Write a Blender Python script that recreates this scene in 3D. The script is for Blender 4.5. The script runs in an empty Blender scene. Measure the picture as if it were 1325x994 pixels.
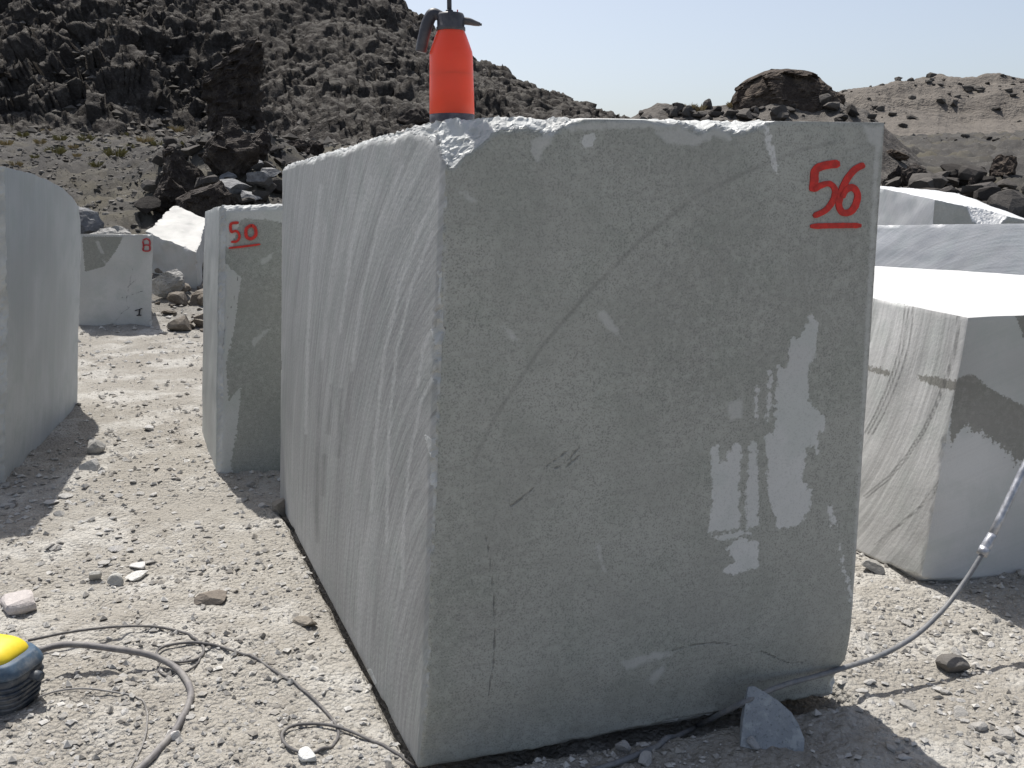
import bpy, bmesh, math, random
import numpy as np
from mathutils import Vector, Matrix

# ------------------------------------------------------------------ camera, sky, sun
S = bpy.context.scene
C = S.collection
F, PITCH, H = 1150.0, math.radians(12.4), 1.55
cam_d = bpy.data.cameras.new('camera')
cam_d.sensor_width = 36.0
cam_d.lens = F / 1325.0 * 36.0
cam_d.clip_start = 0.05
cam_d.clip_end = 5000
cam = bpy.data.objects.new('camera', cam_d)
C.objects.link(cam)
cam.location = (0, 0, H)
cam.rotation_euler = (math.pi / 2 - PITCH, 0, 0)
S.camera = cam

SUN_EL = math.radians(62)
SUN_H = np.array([-0.41, 0.912])                     # horizontal direction towards the sun
W = bpy.data.worlds.new('World')
S.world = W
W.use_nodes = True
wn = W.node_tree
wn.nodes.clear()
sky = wn.nodes.new('ShaderNodeTexSky')
sky.sky_type = 'NISHITA'
sky.sun_disc = False
sky.sun_elevation = SUN_EL
sky.sun_rotation = math.atan2(SUN_H[0], SUN_H[1])
sky.altitude = 1200
sky.air_density = 1.0
sky.dust_density = 6.0
sky.ozone_density = 1.0
bg = wn.nodes.new('ShaderNodeBackground')
bg.inputs['Strength'].default_value = 0.115
wo = wn.nodes.new('ShaderNodeOutputWorld')
hs = wn.nodes.new('ShaderNodeHueSaturation')
hs.inputs['Saturation'].default_value = 0.70            # a milky, dusty desert sky
wn.links.new(sky.outputs[0], hs.inputs['Color'])
wn.links.new(hs.outputs[0], bg.inputs[0])
wn.links.new(bg.outputs[0], wo.inputs[0])

sd = bpy.data.lights.new('sun', 'SUN')
sd.energy = 4.3
sd.angle = math.radians(0.5)
sd.color = (1.0, 0.965, 0.91)
sun = bpy.data.objects.new('sun', sd)
C.objects.link(sun)
sdir = Vector((SUN_H[0] * math.cos(SUN_EL), SUN_H[1] * math.cos(SUN_EL), math.sin(SUN_EL)))
sun.rotation_euler = sdir.to_track_quat('Z', 'Y').to_euler()
sun.location = sdir * 50

S.view_settings.view_transform = 'Standard'
S.view_settings.look = 'None'
S.view_settings.gamma = 1.0
S.view_settings.use_curve_mapping = False
S.view_settings.exposure = 0.32
S.render.engine = 'CYCLES'
S.cycles.max_bounces = 4
S.cycles.diffuse_bounces = 3
S.cycles.glossy_bounces = 2

rng = np.random.default_rng(56)
random.seed(56)

# ------------------------------------------------------------------ pixel <-> place
CP, SP = math.cos(PITCH), math.sin(PITCH)
def ray(px, py):
    x = (px - 662.5) / F
    y = (497 - py) / F
    return np.array([x, CP + y * SP, -SP + y * CP])
def G(px, py, z=0.0):
    d = ray(px, py)
    return np.array([0, 0, H]) + d * ((z - H) / d[2])
def AT(px, py, Y):
    d = ray(px, py)
    return np.array([0, 0, H]) + d * (Y / d[1])
def proj(P):
    v = P - np.array([0, 0, H])
    f = v[..., 1] * CP - v[..., 2] * SP
    u = v[..., 1] * SP + v[..., 2] * CP
    f = np.where(np.abs(f) < 1e-6, 1e-6, f)
    return 662.5 + F * v[..., 0] / f, 497 - F * u / f

# ------------------------------------------------------------------ noise (numpy)
def _hash(ix, iy, iz, s):
    h = (ix * 374761393 + iy * 668265263 + iz * 2147483647 + s * 974711 + 1013904223) & 0xffffffff
    h = ((h ^ (h >> 13)) * 1274126177) & 0xffffffff
    h = ((h ^ (h >> 16)) * 2246822519) & 0xffffffff
    return h ^ (h >> 15)
def gnoise(x, y, z, s=0):
    xi, yi, zi = np.floor(x), np.floor(y), np.floor(z)
    fx, fy, fz = x - xi, y - yi, z - zi
    xi, yi, zi = xi.astype(np.int64), yi.astype(np.int64), zi.astype(np.int64)
    def g(dx, dy, dz):
        h = _hash(xi + dx, yi + dy, zi + dz, s)
        a = (h & 1023) / 511.5 - 1
        b = ((h >> 10) & 1023) / 511.5 - 1
        c = ((h >> 20) & 1023) / 511.5 - 1
        return a * (fx - dx) + b * (fy - dy) + c * (fz - dz)
    u = fx * fx * fx * (fx * (fx * 6 - 15) + 10)
    v = fy * fy * fy * (fy * (fy * 6 - 15) + 10)
    w = fz * fz * fz * (fz * (fz * 6 - 15) + 10)
    def L(a, b, t): return a + (b - a) * t
    return L(L(L(g(0,0,0), g(1,0,0), u), L(g(0,1,0), g(1,1,0), u), v),
             L(L(g(0,0,1), g(1,0,1), u), L(g(0,1,1), g(1,1,1), u), v), w)
def fbm(x, y, z=0.0, oct=4, s=0, gain=0.5, lac=2.03):
    x = np.asarray(x, float); y = np.asarray(y, float) + 0 * x; z = np.asarray(z, float) + 0 * x
    r = 0; a = 1.0
    for o in range(oct):
        r = r + a * gnoise(x, y, z, s + o * 17)
        x, y, z = x * lac + 3.1, y * lac + 1.7, z * lac + 5.3
        a *= gain
    return r
def ridged(x, y, z=0.0, oct=4, s=0, gain=0.5, lac=2.07):
    x = np.asarray(x, float); y = np.asarray(y, float) + 0 * x; z = np.asarray(z, float) + 0 * x
    r = 0; a = 1.0
    for o in range(oct):
        r = r + a * (1 - 2.2 * np.abs(gnoise(x, y, z, s + o * 13)))
        x, y, z = x * lac + 2.3, y * lac + 7.7, z * lac + 4.1
        a *= gain
    return r
def facet(x, y, z, s=0, tilt=0.8):
    """broken-rock relief: every Voronoi cell is its own tilted plane"""
    x, y, z = np.broadcast_arrays(np.asarray(x, float), np.asarray(y, float), np.asarray(z, float))
    bx, by, bz = np.floor(x - .5).astype(np.int64), np.floor(y - .5).astype(np.int64), np.floor(z - .5).astype(np.int64)
    best = np.full(x.shape, 1e9); val = np.zeros(x.shape)
    for i in (0, 1):
        for j in (0, 1):
            for k in (0, 1):
                h = _hash(bx + i, by + j, bz + k, s); g = _hash(bx + i, by + j, bz + k, s + 91)
                dx = x - (bx + i + .5 + ((h & 1023) / 1023 - .5) * .8)
                dy = y - (by + j + .5 + (((h >> 10) & 1023) / 1023 - .5) * .8)
                dz = z - (bz + k + .5 + (((h >> 20) & 1023) / 1023 - .5) * .8)
                d = dx * dx + dy * dy + dz * dz
                v = ((g & 255) / 255 - .5) + tilt * (dx * (((g >> 8) & 255) / 127.5 - 1) + dy * (((g >> 16) & 255) / 127.5 - 1) + dz * (((g >> 24) & 255) / 127.5 - 1))
                m = d < best
                best = np.where(m, d, best); val = np.where(m, v, val)
    return val
def sstep(a, b, x):
    t = np.clip((x - a) / (b - a), 0, 1)
    return t * t * (3 - 2 * t)

# ------------------------------------------------------------------ mesh + object helpers
def mesh_np(name, V, Q, smooth=True, attrs=None, mats=None, mat_idx=None):
    V = np.asarray(V, np.float32); Q = np.asarray(Q, np.int32)
    m = bpy.data.meshes.new(name)
    k = Q.shape[1]
    m.vertices.add(len(V)); m.vertices.foreach_set('co', V.ravel())
    m.loops.add(Q.size); m.loops.foreach_set('vertex_index', Q.ravel())
    m.polygons.add(len(Q))
    m.polygons.foreach_set('loop_start', np.arange(0, Q.size, k, dtype=np.int32))
    m.polygons.foreach_set('loop_total', np.full(len(Q), k, np.int32))
    m.polygons.foreach_set('use_smooth', np.full(len(Q), smooth, bool))
    for a, arr in (attrs or {}).items():
        arr = np.asarray(arr, np.float32)
        if arr.ndim == 2:
            at = m.attributes.new(a, 'FLOAT_VECTOR', 'POINT'); at.data.foreach_set('vector', arr.ravel())
        else:
            at = m.attributes.new(a, 'FLOAT', 'POINT'); at.data.foreach_set('value', arr)
    for mt in (mats or []): m.materials.append(mt)
    if mat_idx is not None: m.polygons.foreach_set('material_index', np.asarray(mat_idx, np.int32))
    m.update(calc_edges=True)
    m.validate()
    return m
def link(name, mesh, mat=None, parent=None, loc=None):
    o = bpy.data.objects.new(name, mesh)
    C.objects.link(o)
    if mat is not None and mesh is not None and not mesh.materials: mesh.materials.append(mat)
    if loc is not None: o.location = loc
    if parent is not None: o.parent = parent
    return o
def tag(o, label, cat, group=None):
    o['label'] = label; o['category'] = cat
    if group: o['group'] = group
    return o
def struct(o): o['kind'] = 'structure'; return o
def stuff(o, label=None, cat=None):
    o['kind'] = 'stuff'
    if label: o['label'] = label; o['category'] = cat
    return o
def empty(name, loc):
    o = bpy.data.objects.new(name, None); C.objects.link(o); o.location = loc
    o.empty_display_size = 0.1
    return o
def grid_quads(nu, nv, off=0, flip=False):
    i, j = np.meshgrid(np.arange(nu - 1), np.arange(nv - 1), indexing='ij')
    a = (i * nv + j).ravel(); b = ((i + 1) * nv + j).ravel()
    q = np.stack([a, b, b + 1, a + 1], 1) + off
    return q[:, ::-1] if flip else q
def recenter(V, base):
    return np.asarray(V) - np.asarray(base)

# ------------------------------------------------------------------ material helper
class NT:
    def __init__(s, name):
        s.m = bpy.data.materials.new(name); s.m.use_nodes = True
        s.t = s.m.node_tree; s.t.nodes.clear()
        s.out = s.t.nodes.new('ShaderNodeOutputMaterial')
        s.b = s.t.nodes.new('ShaderNodeBsdfPrincipled')
        s.t.links.new(s.b.outputs[0], s.out.inputs[0])
    def set(s, sock, v):
        if isinstance(v, bpy.types.NodeSocket): s.t.links.new(v, sock)
        elif v is not None:
            if isinstance(v, (tuple, list)) and len(v) == 3 and sock.type == 'RGBA': v = (*v, 1)
            sock.default_value = v
    def n(s, ty, props=None, **ins):
        nd = s.t.nodes.new(ty)
        for k, v in (props or {}).items(): setattr(nd, k, v)
        for k, v in ins.items(): s.set(nd.inputs[k.replace('_', ' ')], v)
        return nd
    def obj(s): return s.n('ShaderNodeTexCoord').outputs['Object']
    def attr(s, name, out='Fac'): return s.n('ShaderNodeAttribute', {'attribute_name': name}).outputs[out]
    def noise(s, vec, scale, detail=4, rough=0.55, dist=0.0):
        return s.n('ShaderNodeTexNoise', Vector=vec, Scale=scale, Detail=detail, Roughness=rough, Distortion=dist).outputs[0]
    def vor(s, vec, scale, feat='F1', out='Distance'):
        return s.n('ShaderNodeTexVoronoi', {'feature': feat}, Vector=vec, Scale=scale).outputs[out]
    def math(s, op, a, b=0.0, c=0.0, clamp=False):
        nd = s.t.nodes.new('ShaderNodeMath'); nd.operation = op; nd.use_clamp = clamp
        s.set(nd.inputs[0], a); s.set(nd.inputs[1], b)
        if len(nd.inputs) > 2: s.set(nd.inputs[2], c)
        return nd.outputs[0]
    def map(s, v, a, b, c=0.0, d=1.0, smooth=True):
        nd = s.t.nodes.new('ShaderNodeMapRange')
        nd.interpolation_type = 'SMOOTHSTEP' if smooth else 'LINEAR'
        for i, x in enumerate((v, a, b, c, d)): s.set(nd.inputs[i], x)
        return nd.outputs[0]
    def mix(s, f, a, b, mode='MIX'):
        nd = s.t.nodes.new('ShaderNodeMix'); nd.data_type = 'RGBA'; nd.blend_type = mode
        s.set(nd.inputs[0], f); s.set(nd.inputs[6], a); s.set(nd.inputs[7], b)
        return nd.outputs[2]
    def ramp(s, f, stops):
        nd = s.t.nodes.new('ShaderNodeValToRGB'); e = nd.color_ramp.elements
        while len(e) < len(stops): e.new(0.5)
        for i, (p, c) in enumerate(stops):
            e[i].position = p; e[i].color = (*c, 1) if len(c) == 3 else c
        s.set(nd.inputs[0], f)
        return nd.outputs[0]
    def bump(s, h, strength=0.5, dist=0.01, normal=None):
        nd = s.n('ShaderNodeBump', Strength=strength, Distance=dist, Height=h)
        if normal is not None: s.set(nd.inputs['Normal'], normal)
        return nd.outputs[0]
    def done(s, color, rough=0.8, normal=None, spec=0.3, metal=0.0):
        s.set(s.b.inputs['Base Color'], color); s.set(s.b.inputs['Roughness'], rough)
        s.set(s.b.inputs['Specular IOR Level'], spec); s.set(s.b.inputs['Metallic'], metal)
        if normal is not None: s.set(s.b.inputs['Normal'], normal)
        return s.m

def sc(c, k): return tuple(min(1, x * k) for x in c)

# sawn stone: attributes arc (radius, angle, amount), wet (>0 wet), pale (>0 scuffed), crk (metres to a crack), rough (broken rim)
def stone_mat(name, base, wetc=(0.55, 0.555, 0.52), linek=0.30, sawn_shade=1.0, contrast=0.5, speck=1.0, broken=(0.52, 0.53, 0.515), tint=(0.9, 0.95, 0.92)):
    n = NT(name)
    p = n.obj()
    big = n.noise(p, 1.3, 2); med = n.noise(p, 7, 3, 0.6); fine = n.noise(p, 70, 2, 0.6); sp = n.noise(p, 210, 2, 0.5)
    col = n.mix(n.map(big, 0.35, 0.65), sc(base, 0.88), sc(base, 1.08))
    col = n.mix(n.math('MULTIPLY', n.map(med, 0.4, 0.7), 0.55), col, tuple(a * b * 0.92 for a, b in zip(base, tint)))
    arc = n.n('ShaderNodeSeparateXYZ', Vector=n.attr('arc', 'Vector'))
    wob = n.math('MULTIPLY', n.math('SUBTRACT', n.noise(p, 2.0, 2), 0.5), 0.025)
    r = n.math('ADD', arc.outputs[0], wob)
    v1 = n.n('ShaderNodeCombineXYZ', X=n.math('MULTIPLY', r, 60.0), Y=n.math('MULTIPLY', arc.outputs[1], 1.6)).outputs[0]
    v2 = n.n('ShaderNodeCombineXYZ', X=n.math('MULTIPLY', r, 8.0), Y=n.math('MULTIPLY', arc.outputs[1], 0.7), Z=3.0).outputs[0]
    st = n.math('ADD', n.math('MULTIPLY', n.noise(v1, 1.0, 3, 0.65), 0.62), n.math('MULTIPLY', n.noise(v2, 1.0, 2, 0.6), 0.38))
    stv = n.map(st, 0.3, 0.7, 1 - contrast * 0.55, 1 + contrast * 0.45)
    stm = n.math('ADD', 1.0, n.math('MULTIPLY', n.math('SUBTRACT', stv, 1.0), arc.outputs[2]))
    col = n.mix(1.0, col, n.n('ShaderNodeCombineXYZ', X=stm, Y=stm, Z=stm).outputs[0], 'MULTIPLY')
    if sawn_shade != 1.0: col = n.mix(n.map(arc.outputs[2], 0.6, 0.8), col, n.mix(1.0, col, (sawn_shade, sawn_shade, sawn_shade, 1), 'MULTIPLY'))  # shade put into the colour of strongly arced faces
    col = n.mix(n.attr('damp'), col, n.mix(1.0, col, (0.80, 0.81, 0.80, 1), 'MULTIPLY'))
    dark = n.math('MULTIPLY', n.map(n.noise(v1, 0.9, 3, 0.5), 0.66, 0.74), n.math('MULTIPLY', arc.outputs[2], n.map(n.noise(p, 3.5, 3), 0.48, 0.62)))
    col = n.mix(n.math('MULTIPLY', dark, 0.55), col, sc(base, 0.3))
    # speckle of grains
    spk = n.map(sp, 0.53, 0.68)
    col = n.mix(n.math('MULTIPLY', spk, 0.22 * speck), col, sc(base, 0.42))
    col = n.mix(n.math('MULTIPLY', n.map(fine, 0.55, 0.75), 0.25 * speck), col, sc(base, 0.6))
    # wet film
    wj = n.math('ADD', n.attr('wet'), n.math('MULTIPLY', n.math('SUBTRACT', fine, 0.5), 0.035))
    wet = n.map(wj, -0.002, 0.004)
    wcol = n.mix(1.0, col, (*wetc, 1), 'MULTIPLY')
    wcol = n.mix(n.math('MULTIPLY', n.map(sp, 0.5, 0.62), 0.42 * speck), wcol, sc(base, 0.24))
    wcol = n.mix(n.math('MULTIPLY', n.map(n.noise(p, 42, 4, 0.8), 0.46, 0.62), 0.42), wcol, tuple(base[i] * wetc[i] * 1.28 for i in range(3)))
    pz = n.n('ShaderNodeMapping', Vector=p, Scale=(1, 1, 5)).outputs[0]
    wcol = n.mix(n.math('MULTIPLY', n.map(n.noise(pz, 16, 4, 0.7), 0.52, 0.7), 0.45), wcol, tuple(base[i] * wetc[i] * 0.72 for i in range(3)))
    wcol = n.mix(n.math('MULTIPLY', n.map(n.noise(p, 4.5, 4, 0.6), 0.42, 0.62), 0.35), wcol, tuple(base[i] * wetc[i] * 0.84 for i in range(3)))
    col = n.mix(wet, col, wcol)
    # pale scuffs
    pj = n.math('ADD', n.attr('pale'), n.math('MULTIPLY', n.math('SUBTRACT', n.noise(p, 45, 4, 0.7), 0.5), 0.03))
    pale = n.math('MULTIPLY', n.map(pj, -0.004, 0.008), 0.5)
    col = n.mix(pale, col, sc(base, 1.0))
    ln = n.map(n.math('ADD', n.attr('line'), n.math('MULTIPLY', n.math('SUBTRACT', fine, 0.5), 0.006)), 0.0, 0.010, linek, 0.0)
    col = n.mix(n.math('MULTIPLY', ln, n.map(med, 0.3, 0.6, 0.4 if linek < .5 else .75, 1.0)), col, sc(base, 0.14))
    # broken rim
    rg = n.attr('rough')
    rgm = n.map(n.math('ADD', rg, n.math('MULTIPLY', n.math('SUBTRACT', fine, 0.5), 0.5)), 0.35, 0.6)
    bc = n.mix(n.map(med, 0.35, 0.65), broken, sc(broken, 0.78))
    col = n.mix(rgm, col, bc)
    # cracks
    cj = n.math('ADD', n.attr('crk'), n.math('MULTIPLY', n.math('SUBTRACT', n.noise(p, 60, 3), 0.5), 0.010))
    crk = n.map(cj, 0.0, 0.0042, 1.0, 0.0)
    crk = n.math('MULTIPLY', crk, n.map(n.noise(p, 22, 2), 0.36, 0.5))
    col = n.mix(n.math('MULTIPLY', crk, 0.6), col, sc(base, 0.16))
    h = n.math('ADD', n.math('MULTIPLY', fine, 0.5), n.math('MULTIPLY', n.math('MULTIPLY', st, arc.outputs[2]), 0.4))
    h = n.math('SUBTRACT', h, n.math('MULTIPLY', crk, 1.5))
    h = n.math('ADD', h, n.math('MULTIPLY', rgm, n.math('MULTIPLY', n.noise(p, 45, 3, 0.6), 1.5)))
    rough = n.map(wet, 0, 1, 0.62, 0.5)
    return n.done(col, rough, n.bump(h, 0.55, 0.004), spec=0.35)

def rock_mat(name, c1, c2, c3, scale=1.0, dusty=(0.30, 0.28, 0.25), dust=0.6, b=0.6, bd=0.1):
    n = NT(name); p = n.obj()
    a = n.noise(p, 0.5 * scale, 3, 0.62); f = n.noise(p, 3.2 * scale, 4, 0.68); ff = n.noise(p, 14 * scale, 2, 0.7)
    col = n.mix(n.map(a, 0.36, 0.64), c1, c2)
    col = n.mix(n.map(f, 0.45, 0.68), col, c3)
    col = n.mix(n.math('MULTIPLY', n.map(ff, 0.55, 0.72), 0.6), col, sc(c1, 0.45))
    nz = n.n('ShaderNodeSeparateXYZ', Vector=n.n('ShaderNodeNewGeometry').outputs['Normal']).outputs[2]
    dm = n.math('MULTIPLY', n.map(n.math('ADD', nz, n.math('MULTIPLY', n.math('SUBTRACT', f, 0.5), 0.5)), 0.70, 0.95), dust)
    col = n.mix(dm, col, dusty)
    h = n.math('ADD', f, n.math('MULTIPLY', ff, 0.5))
    return n.done(col, 0.9, n.bump(h, b, bd), spec=0.15)

def plain(name, c, rough=0.5, metal=0.0, spec=0.4, vary=0.15, scale=30, bump=0.15, dusty=0.0):
    n = NT(name); p = n.obj()
    f = n.noise(p, scale, 5, 0.65)
    col = n.mix(n.map(f, 0.3, 0.7), sc(c, 1 - vary), sc(c, 1 + vary))
    if dusty > 0:
        d = n.math('MULTIPLY', n.map(n.noise(p, scale * 0.35, 5, 0.7), 0.42, 0.66), dusty)
        col = n.mix(d, col, (0.36, 0.34, 0.31))
    rg = n.map(f, 0.3, 0.7, rough * 0.85, min(1, rough * 1.15))
    return n.done(col, rg, n.bump(f, bump, 0.002), spec=spec, metal=metal)

def ground_mat():
    n = NT('quarry_dust'); p = n.obj()
    a = n.noise(p, 0.45, 3, 0.6); b = n.noise(p, 2.2, 4, 0.62); c = n.noise(p, 11, 3, 0.65); d = n.noise(p, 55, 3, 0.7); e = n.noise(p, 190, 2, 0.6)
    col = n.mix(n.map(a, 0.35, 0.65), (0.355, 0.335, 0.298), (0.295, 0.274, 0.240))
    col = n.mix(n.math('MULTIPLY', n.map(b, 0.46, 0.64), 0.7), col, (0.49, 0.475, 0.44))
    col = n.mix(n.math('MULTIPLY', n.map(c, 0.50, 0.70), 0.65), col, (0.25, 0.232, 0.204))
    col = n.mix(n.math('MULTIPLY', n.map(d, 0.54, 0.70), 0.5), col, (0.20, 0.185, 0.165))
    col = n.mix(n.math('MULTIPLY', n.map(e, 0.56, 0.7), 0.35), col, (0.55, 0.53, 0.50))
    far = n.attr('far')
    fcol = n.mix(n.map(n.noise(p, 0.25, 5, 0.65), 0.35, 0.65), (0.066, 0.063, 0.060), (0.100, 0.095, 0.088))
    fcol = n.mix(n.math('MULTIPLY', n.map(n.noise(p, 2.5, 6, 0.7), 0.5, 0.68), 0.7), fcol, (0.065, 0.060, 0.055))
    fcol = n.mix(n.math('MULTIPLY', n.map(n.noise(p, 9, 4, 0.7), 0.58, 0.7), 0.5), fcol, (0.22, 0.21, 0.195))
    fcol = n.mix(n.math('MULTIPLY', n.map(n.noise(p, 0.16, 4, 0.7), 0.5, 0.65), 0.4), fcol, (0.155, 0.138, 0.092))
    col = n.mix(far, col, fcol)
    v = n.vor(p, 60)
    h = n.math('ADD', n.math('MULTIPLY', c, 1.0), n.math('MULTIPLY', d, 0.7))
    h = n.math('SUBTRACT', h, n.math('MULTIPLY', v, 0.5))
    return n.done(col, 0.95, n.bump(h, 0.9, 0.025), spec=0.1)

def gravel_mat(name, c1, c2):
    n = NT(name); t = n.attr('tone'); p = n.obj()
    col = n.mix(t, c1, c2)
    col = n.mix(n.math('MULTIPLY', n.map(n.noise(p, 60, 4, 0.7), 0.45, 0.7), 0.35), col, sc(c1, 0.6))
    return n.done(col, 0.9, n.bump(n.noise(p, 150, 3), 0.4, 0.003), spec=0.15)
def stone_var_mat(name, c1, c2):                       # loose stones: each one its own tone
    n = NT(name); p = n.obj()
    t = n.n('ShaderNodeObjectInfo').outputs['Random']
    col = n.mix(t, c1, c2)
    col = n.mix(n.math('MULTIPLY', n.map(n.noise(p, 3, 5, 0.7), 0.45, 0.7), 0.4), col, sc(c1, 0.65))
    return n.done(col, 0.9, n.bump(n.noise(p, 8, 4, 0.7), 0.5, 0.05), spec=0.15)

M = {}
M['ground'] = ground_mat()
M['mountain'] = rock_mat('mountain_rock', (0.048, 0.042, 0.038), (0.070, 0.062, 0.055), (0.100, 0.091, 0.081), 0.9, (0.155, 0.145, 0.130), 0.65, 1.0, 0.35)
M['hill'] = rock_mat('hill_rock', (0.105, 0.092, 0.080), (0.135, 0.119, 0.103), (0.155, 0.138, 0.12), 0.2, (0.16, 0.143, 0.124), 0.7, 0.8, 0.7)
M['ridge'] = rock_mat('ridge_rock', (0.075, 0.067, 0.06), (0.10, 0.09, 0.08), (0.14, 0.128, 0.115), 1.2, (0.165, 0.152, 0.136), 0.5, 0.8, 0.15)
M['darkrock'] = rock_mat('dark_rock', (0.034, 0.028, 0.025), (0.055, 0.046, 0.040), (0.090, 0.076, 0.064), 1.3, (0.13, 0.12, 0.11), 0.25, 0.9, 0.12)
M['boulder'] = rock_mat('boulder_rock', (0.055, 0.044, 0.037), (0.085, 0.066, 0.052), (0.135, 0.108, 0.084), 1.0, (0.15, 0.13, 0.11), 0.3, 0.9, 0.15)
M['slab'] = rock_mat('slab_rock', (0.13, 0.13, 0.135), (0.19, 0.19, 0.195), (0.24, 0.24, 0.24), 1.6, (0.36, 0.36, 0.355), 0.6, 0.6, 0.06)
M['paleblock'] = rock_mat('pale_rock', (0.40, 0.39, 0.36), (0.50, 0.49, 0.46), (0.58, 0.57, 0.55), 2.0, (0.66, 0.66, 0.645), 0.7, 0.6, 0.05)
M['greyblock'] = rock_mat('grey_rough_rock', (0.26, 0.255, 0.24), (0.33, 0.32, 0.30), (0.40, 0.39, 0.37), 2.5, (0.45, 0.44, 0.42), 0.5, 0.8, 0.06)
M['brownrock'] = rock_mat('brown_rubble', (0.17, 0.145, 0.12), (0.23, 0.20, 0.165), (0.29, 0.26, 0.22), 2.5, (0.33, 0.30, 0.26), 0.4, 0.7, 0.05)
M['stone'] = stone_var_mat('loose_stone', (0.36, 0.345, 0.32), (0.60, 0.585, 0.56))
M['rubble'] = stone_var_mat('far_rubble', (0.035, 0.031, 0.028), (0.12, 0.11, 0.10))
M['gravel'] = gravel_mat('gravel_chips', (0.27, 0.25, 0.222), (0.55, 0.535, 0.505))
M['scree'] = gravel_mat('scree_chips', (0.05, 0.045, 0.04), (0.17, 0.158, 0.142))
M['slopescree'] = gravel_mat('slope_chips', (0.085, 0.078, 0.07), (0.20, 0.187, 0.168))
M['b56'] = stone_mat('wet_sawn_stone', (0.56, 0.56, 0.545), wetc=(0.63, 0.635, 0.595), contrast=0.45, sawn_shade=0.68)  # left face painted darker, standing in for blocked bounce and sky light
M['b50'] = stone_mat('green_grey_stone', (0.47, 0.48, 0.465), wetc=(0.62, 0.63, 0.60), contrast=0.3)
M['bL'] = stone_mat('blue_grey_stone', (0.40, 0.42, 0.425), contrast=0.14, speck=0.3)
M['bR'] = stone_mat('pale_sawn_stone', (0.60, 0.595, 0.58), wetc=(0.48, 0.47, 0.44), linek=0.7, contrast=0.5, speck=0.3, broken=(0.72, 0.72, 0.71))
M['bR2'] = stone_mat('grey_sawn_stone', (0.70, 0.70, 0.70), contrast=0.3, speck=0.3, broken=(0.72, 0.72, 0.71))
M['b8'] = stone_mat('mottled_stone', (0.43, 0.43, 0.415), contrast=0.3)
M['red'] = plain('red_paint', (0.50, 0.030, 0.022), 0.6, vary=0.25, scale=60)
M['redold'] = plain('faded_red_paint', (0.34, 0.04, 0.045), 0.7, vary=0.25, scale=60)
M['ink'] = plain('dark_ink', (0.03, 0.03, 0.035), 0.7)
M['slate'] = rock_mat('slate_shard', (0.26, 0.28, 0.30), (0.32, 0.34, 0.36), (0.37, 0.39, 0.40), 9, (0.36, 0.38, 0.40), 0.2, 0.5, 0.01)

# ------------------------------------------------------------------ terrain height
FL, FR, LF = G(545, 1004), G(1096, 908), G(362, 652)        # corners of the big block on the ground
FL = np.array([FL[0], FL[1], 0]); FR = np.array([FR[0], FR[1], 0]); LF = np.array([LF[0], LF[1], 0])
BR = FR + (LF - FL)
def in_quad(x, y, q, grow=0.0):                            # signed distance-ish (positive inside) to a convex quad
    c = np.mean(q, 0); d = np.full(np.shape(x), 1e9)
    n = len(q)
    for i in range(n):
        a, b = q[i][:2], q[(i + 1) % n][:2]
        e = b - a; nn = np.array([-e[1], e[0]]) / np.hypot(*e)
        if nn @ (c[:2] - a) < 0: nn = -nn
        d = np.minimum(d, (x - a[0]) * nn[0] + (y - a[1]) * nn[1])
    return d + grow
QUAD56 = [FL, FR, BR, LF]
_bd = np.array([0, 10.9, 13.5, 20, 30, 60, 100, 200, 600]); _bz = np.array([0, 0, .45, 1.0, 1.9, 4.0, 6.5, 10, 14.])
def gbase(x, y):
    d = np.hypot(x, y)
    z = np.interp(d, _bd, _bz)
    z = 0.5 * z + 0.25 * np.interp(d * 1.08, _bd, _bz) + 0.25 * np.interp(d * 0.92, _bd, _bz)
    yy = sstep(-2, 6, y)                                   # behind the camera it stays flat
    z = z * yy
    # bank carrying the dark outcrop
    a = np.where(y > 1, x / np.maximum(y, 1), 9)
    ca, cd = ray(305, 200)[0] / ray(305, 200)[1], 22.0
    z = z + 1.25 * np.exp(-((a - ca) / 0.085) ** 2 - ((y - cd) / 4.5) ** 2)
    return z
def gh(x, y, fine=True):
    x = np.asarray(x, float); y = np.asarray(y, float)
    z = gbase(x, y)
    d = np.hypot(x, y)
    k = 1 + np.clip((d - 8) / 12, 0, 3)
    z = z + k * (0.022 * fbm(x * 1.3, y * 1.3, 0, 3, 5) + 0.016 * fbm(x * 5, y * 5, 0, 3, 9))
    if fine:
        z = z + k * 0.017 * ridged(x * 13, y * 13, 0, 3, 21) * sstep(-0.35, 0.3, fbm(x * 1.7, y * 1.7, 3, 3, 33)) - 0.004
        z = z + sstep(10, 25, d) * (0.30 * ridged(x * 0.35, y * 0.35, 0, 5, 41, 0.6) - 0.1)
    if fine and (d > 12).any():
        z = z + sstep(12, 18, d) * (0.14 * facet(x * 1.1, y * 1.1, 0.5, 3) + 0.08 * facet(x * 2.7, y * 2.7, 0.5, 4))
    # sunken bed under the big block
    q = in_quad(x, y, QUAD56, 0.035)
    z = z - 0.07 * sstep(0.0, 0.05, q)
    # a little trampled bank along its left side
    return z

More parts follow.
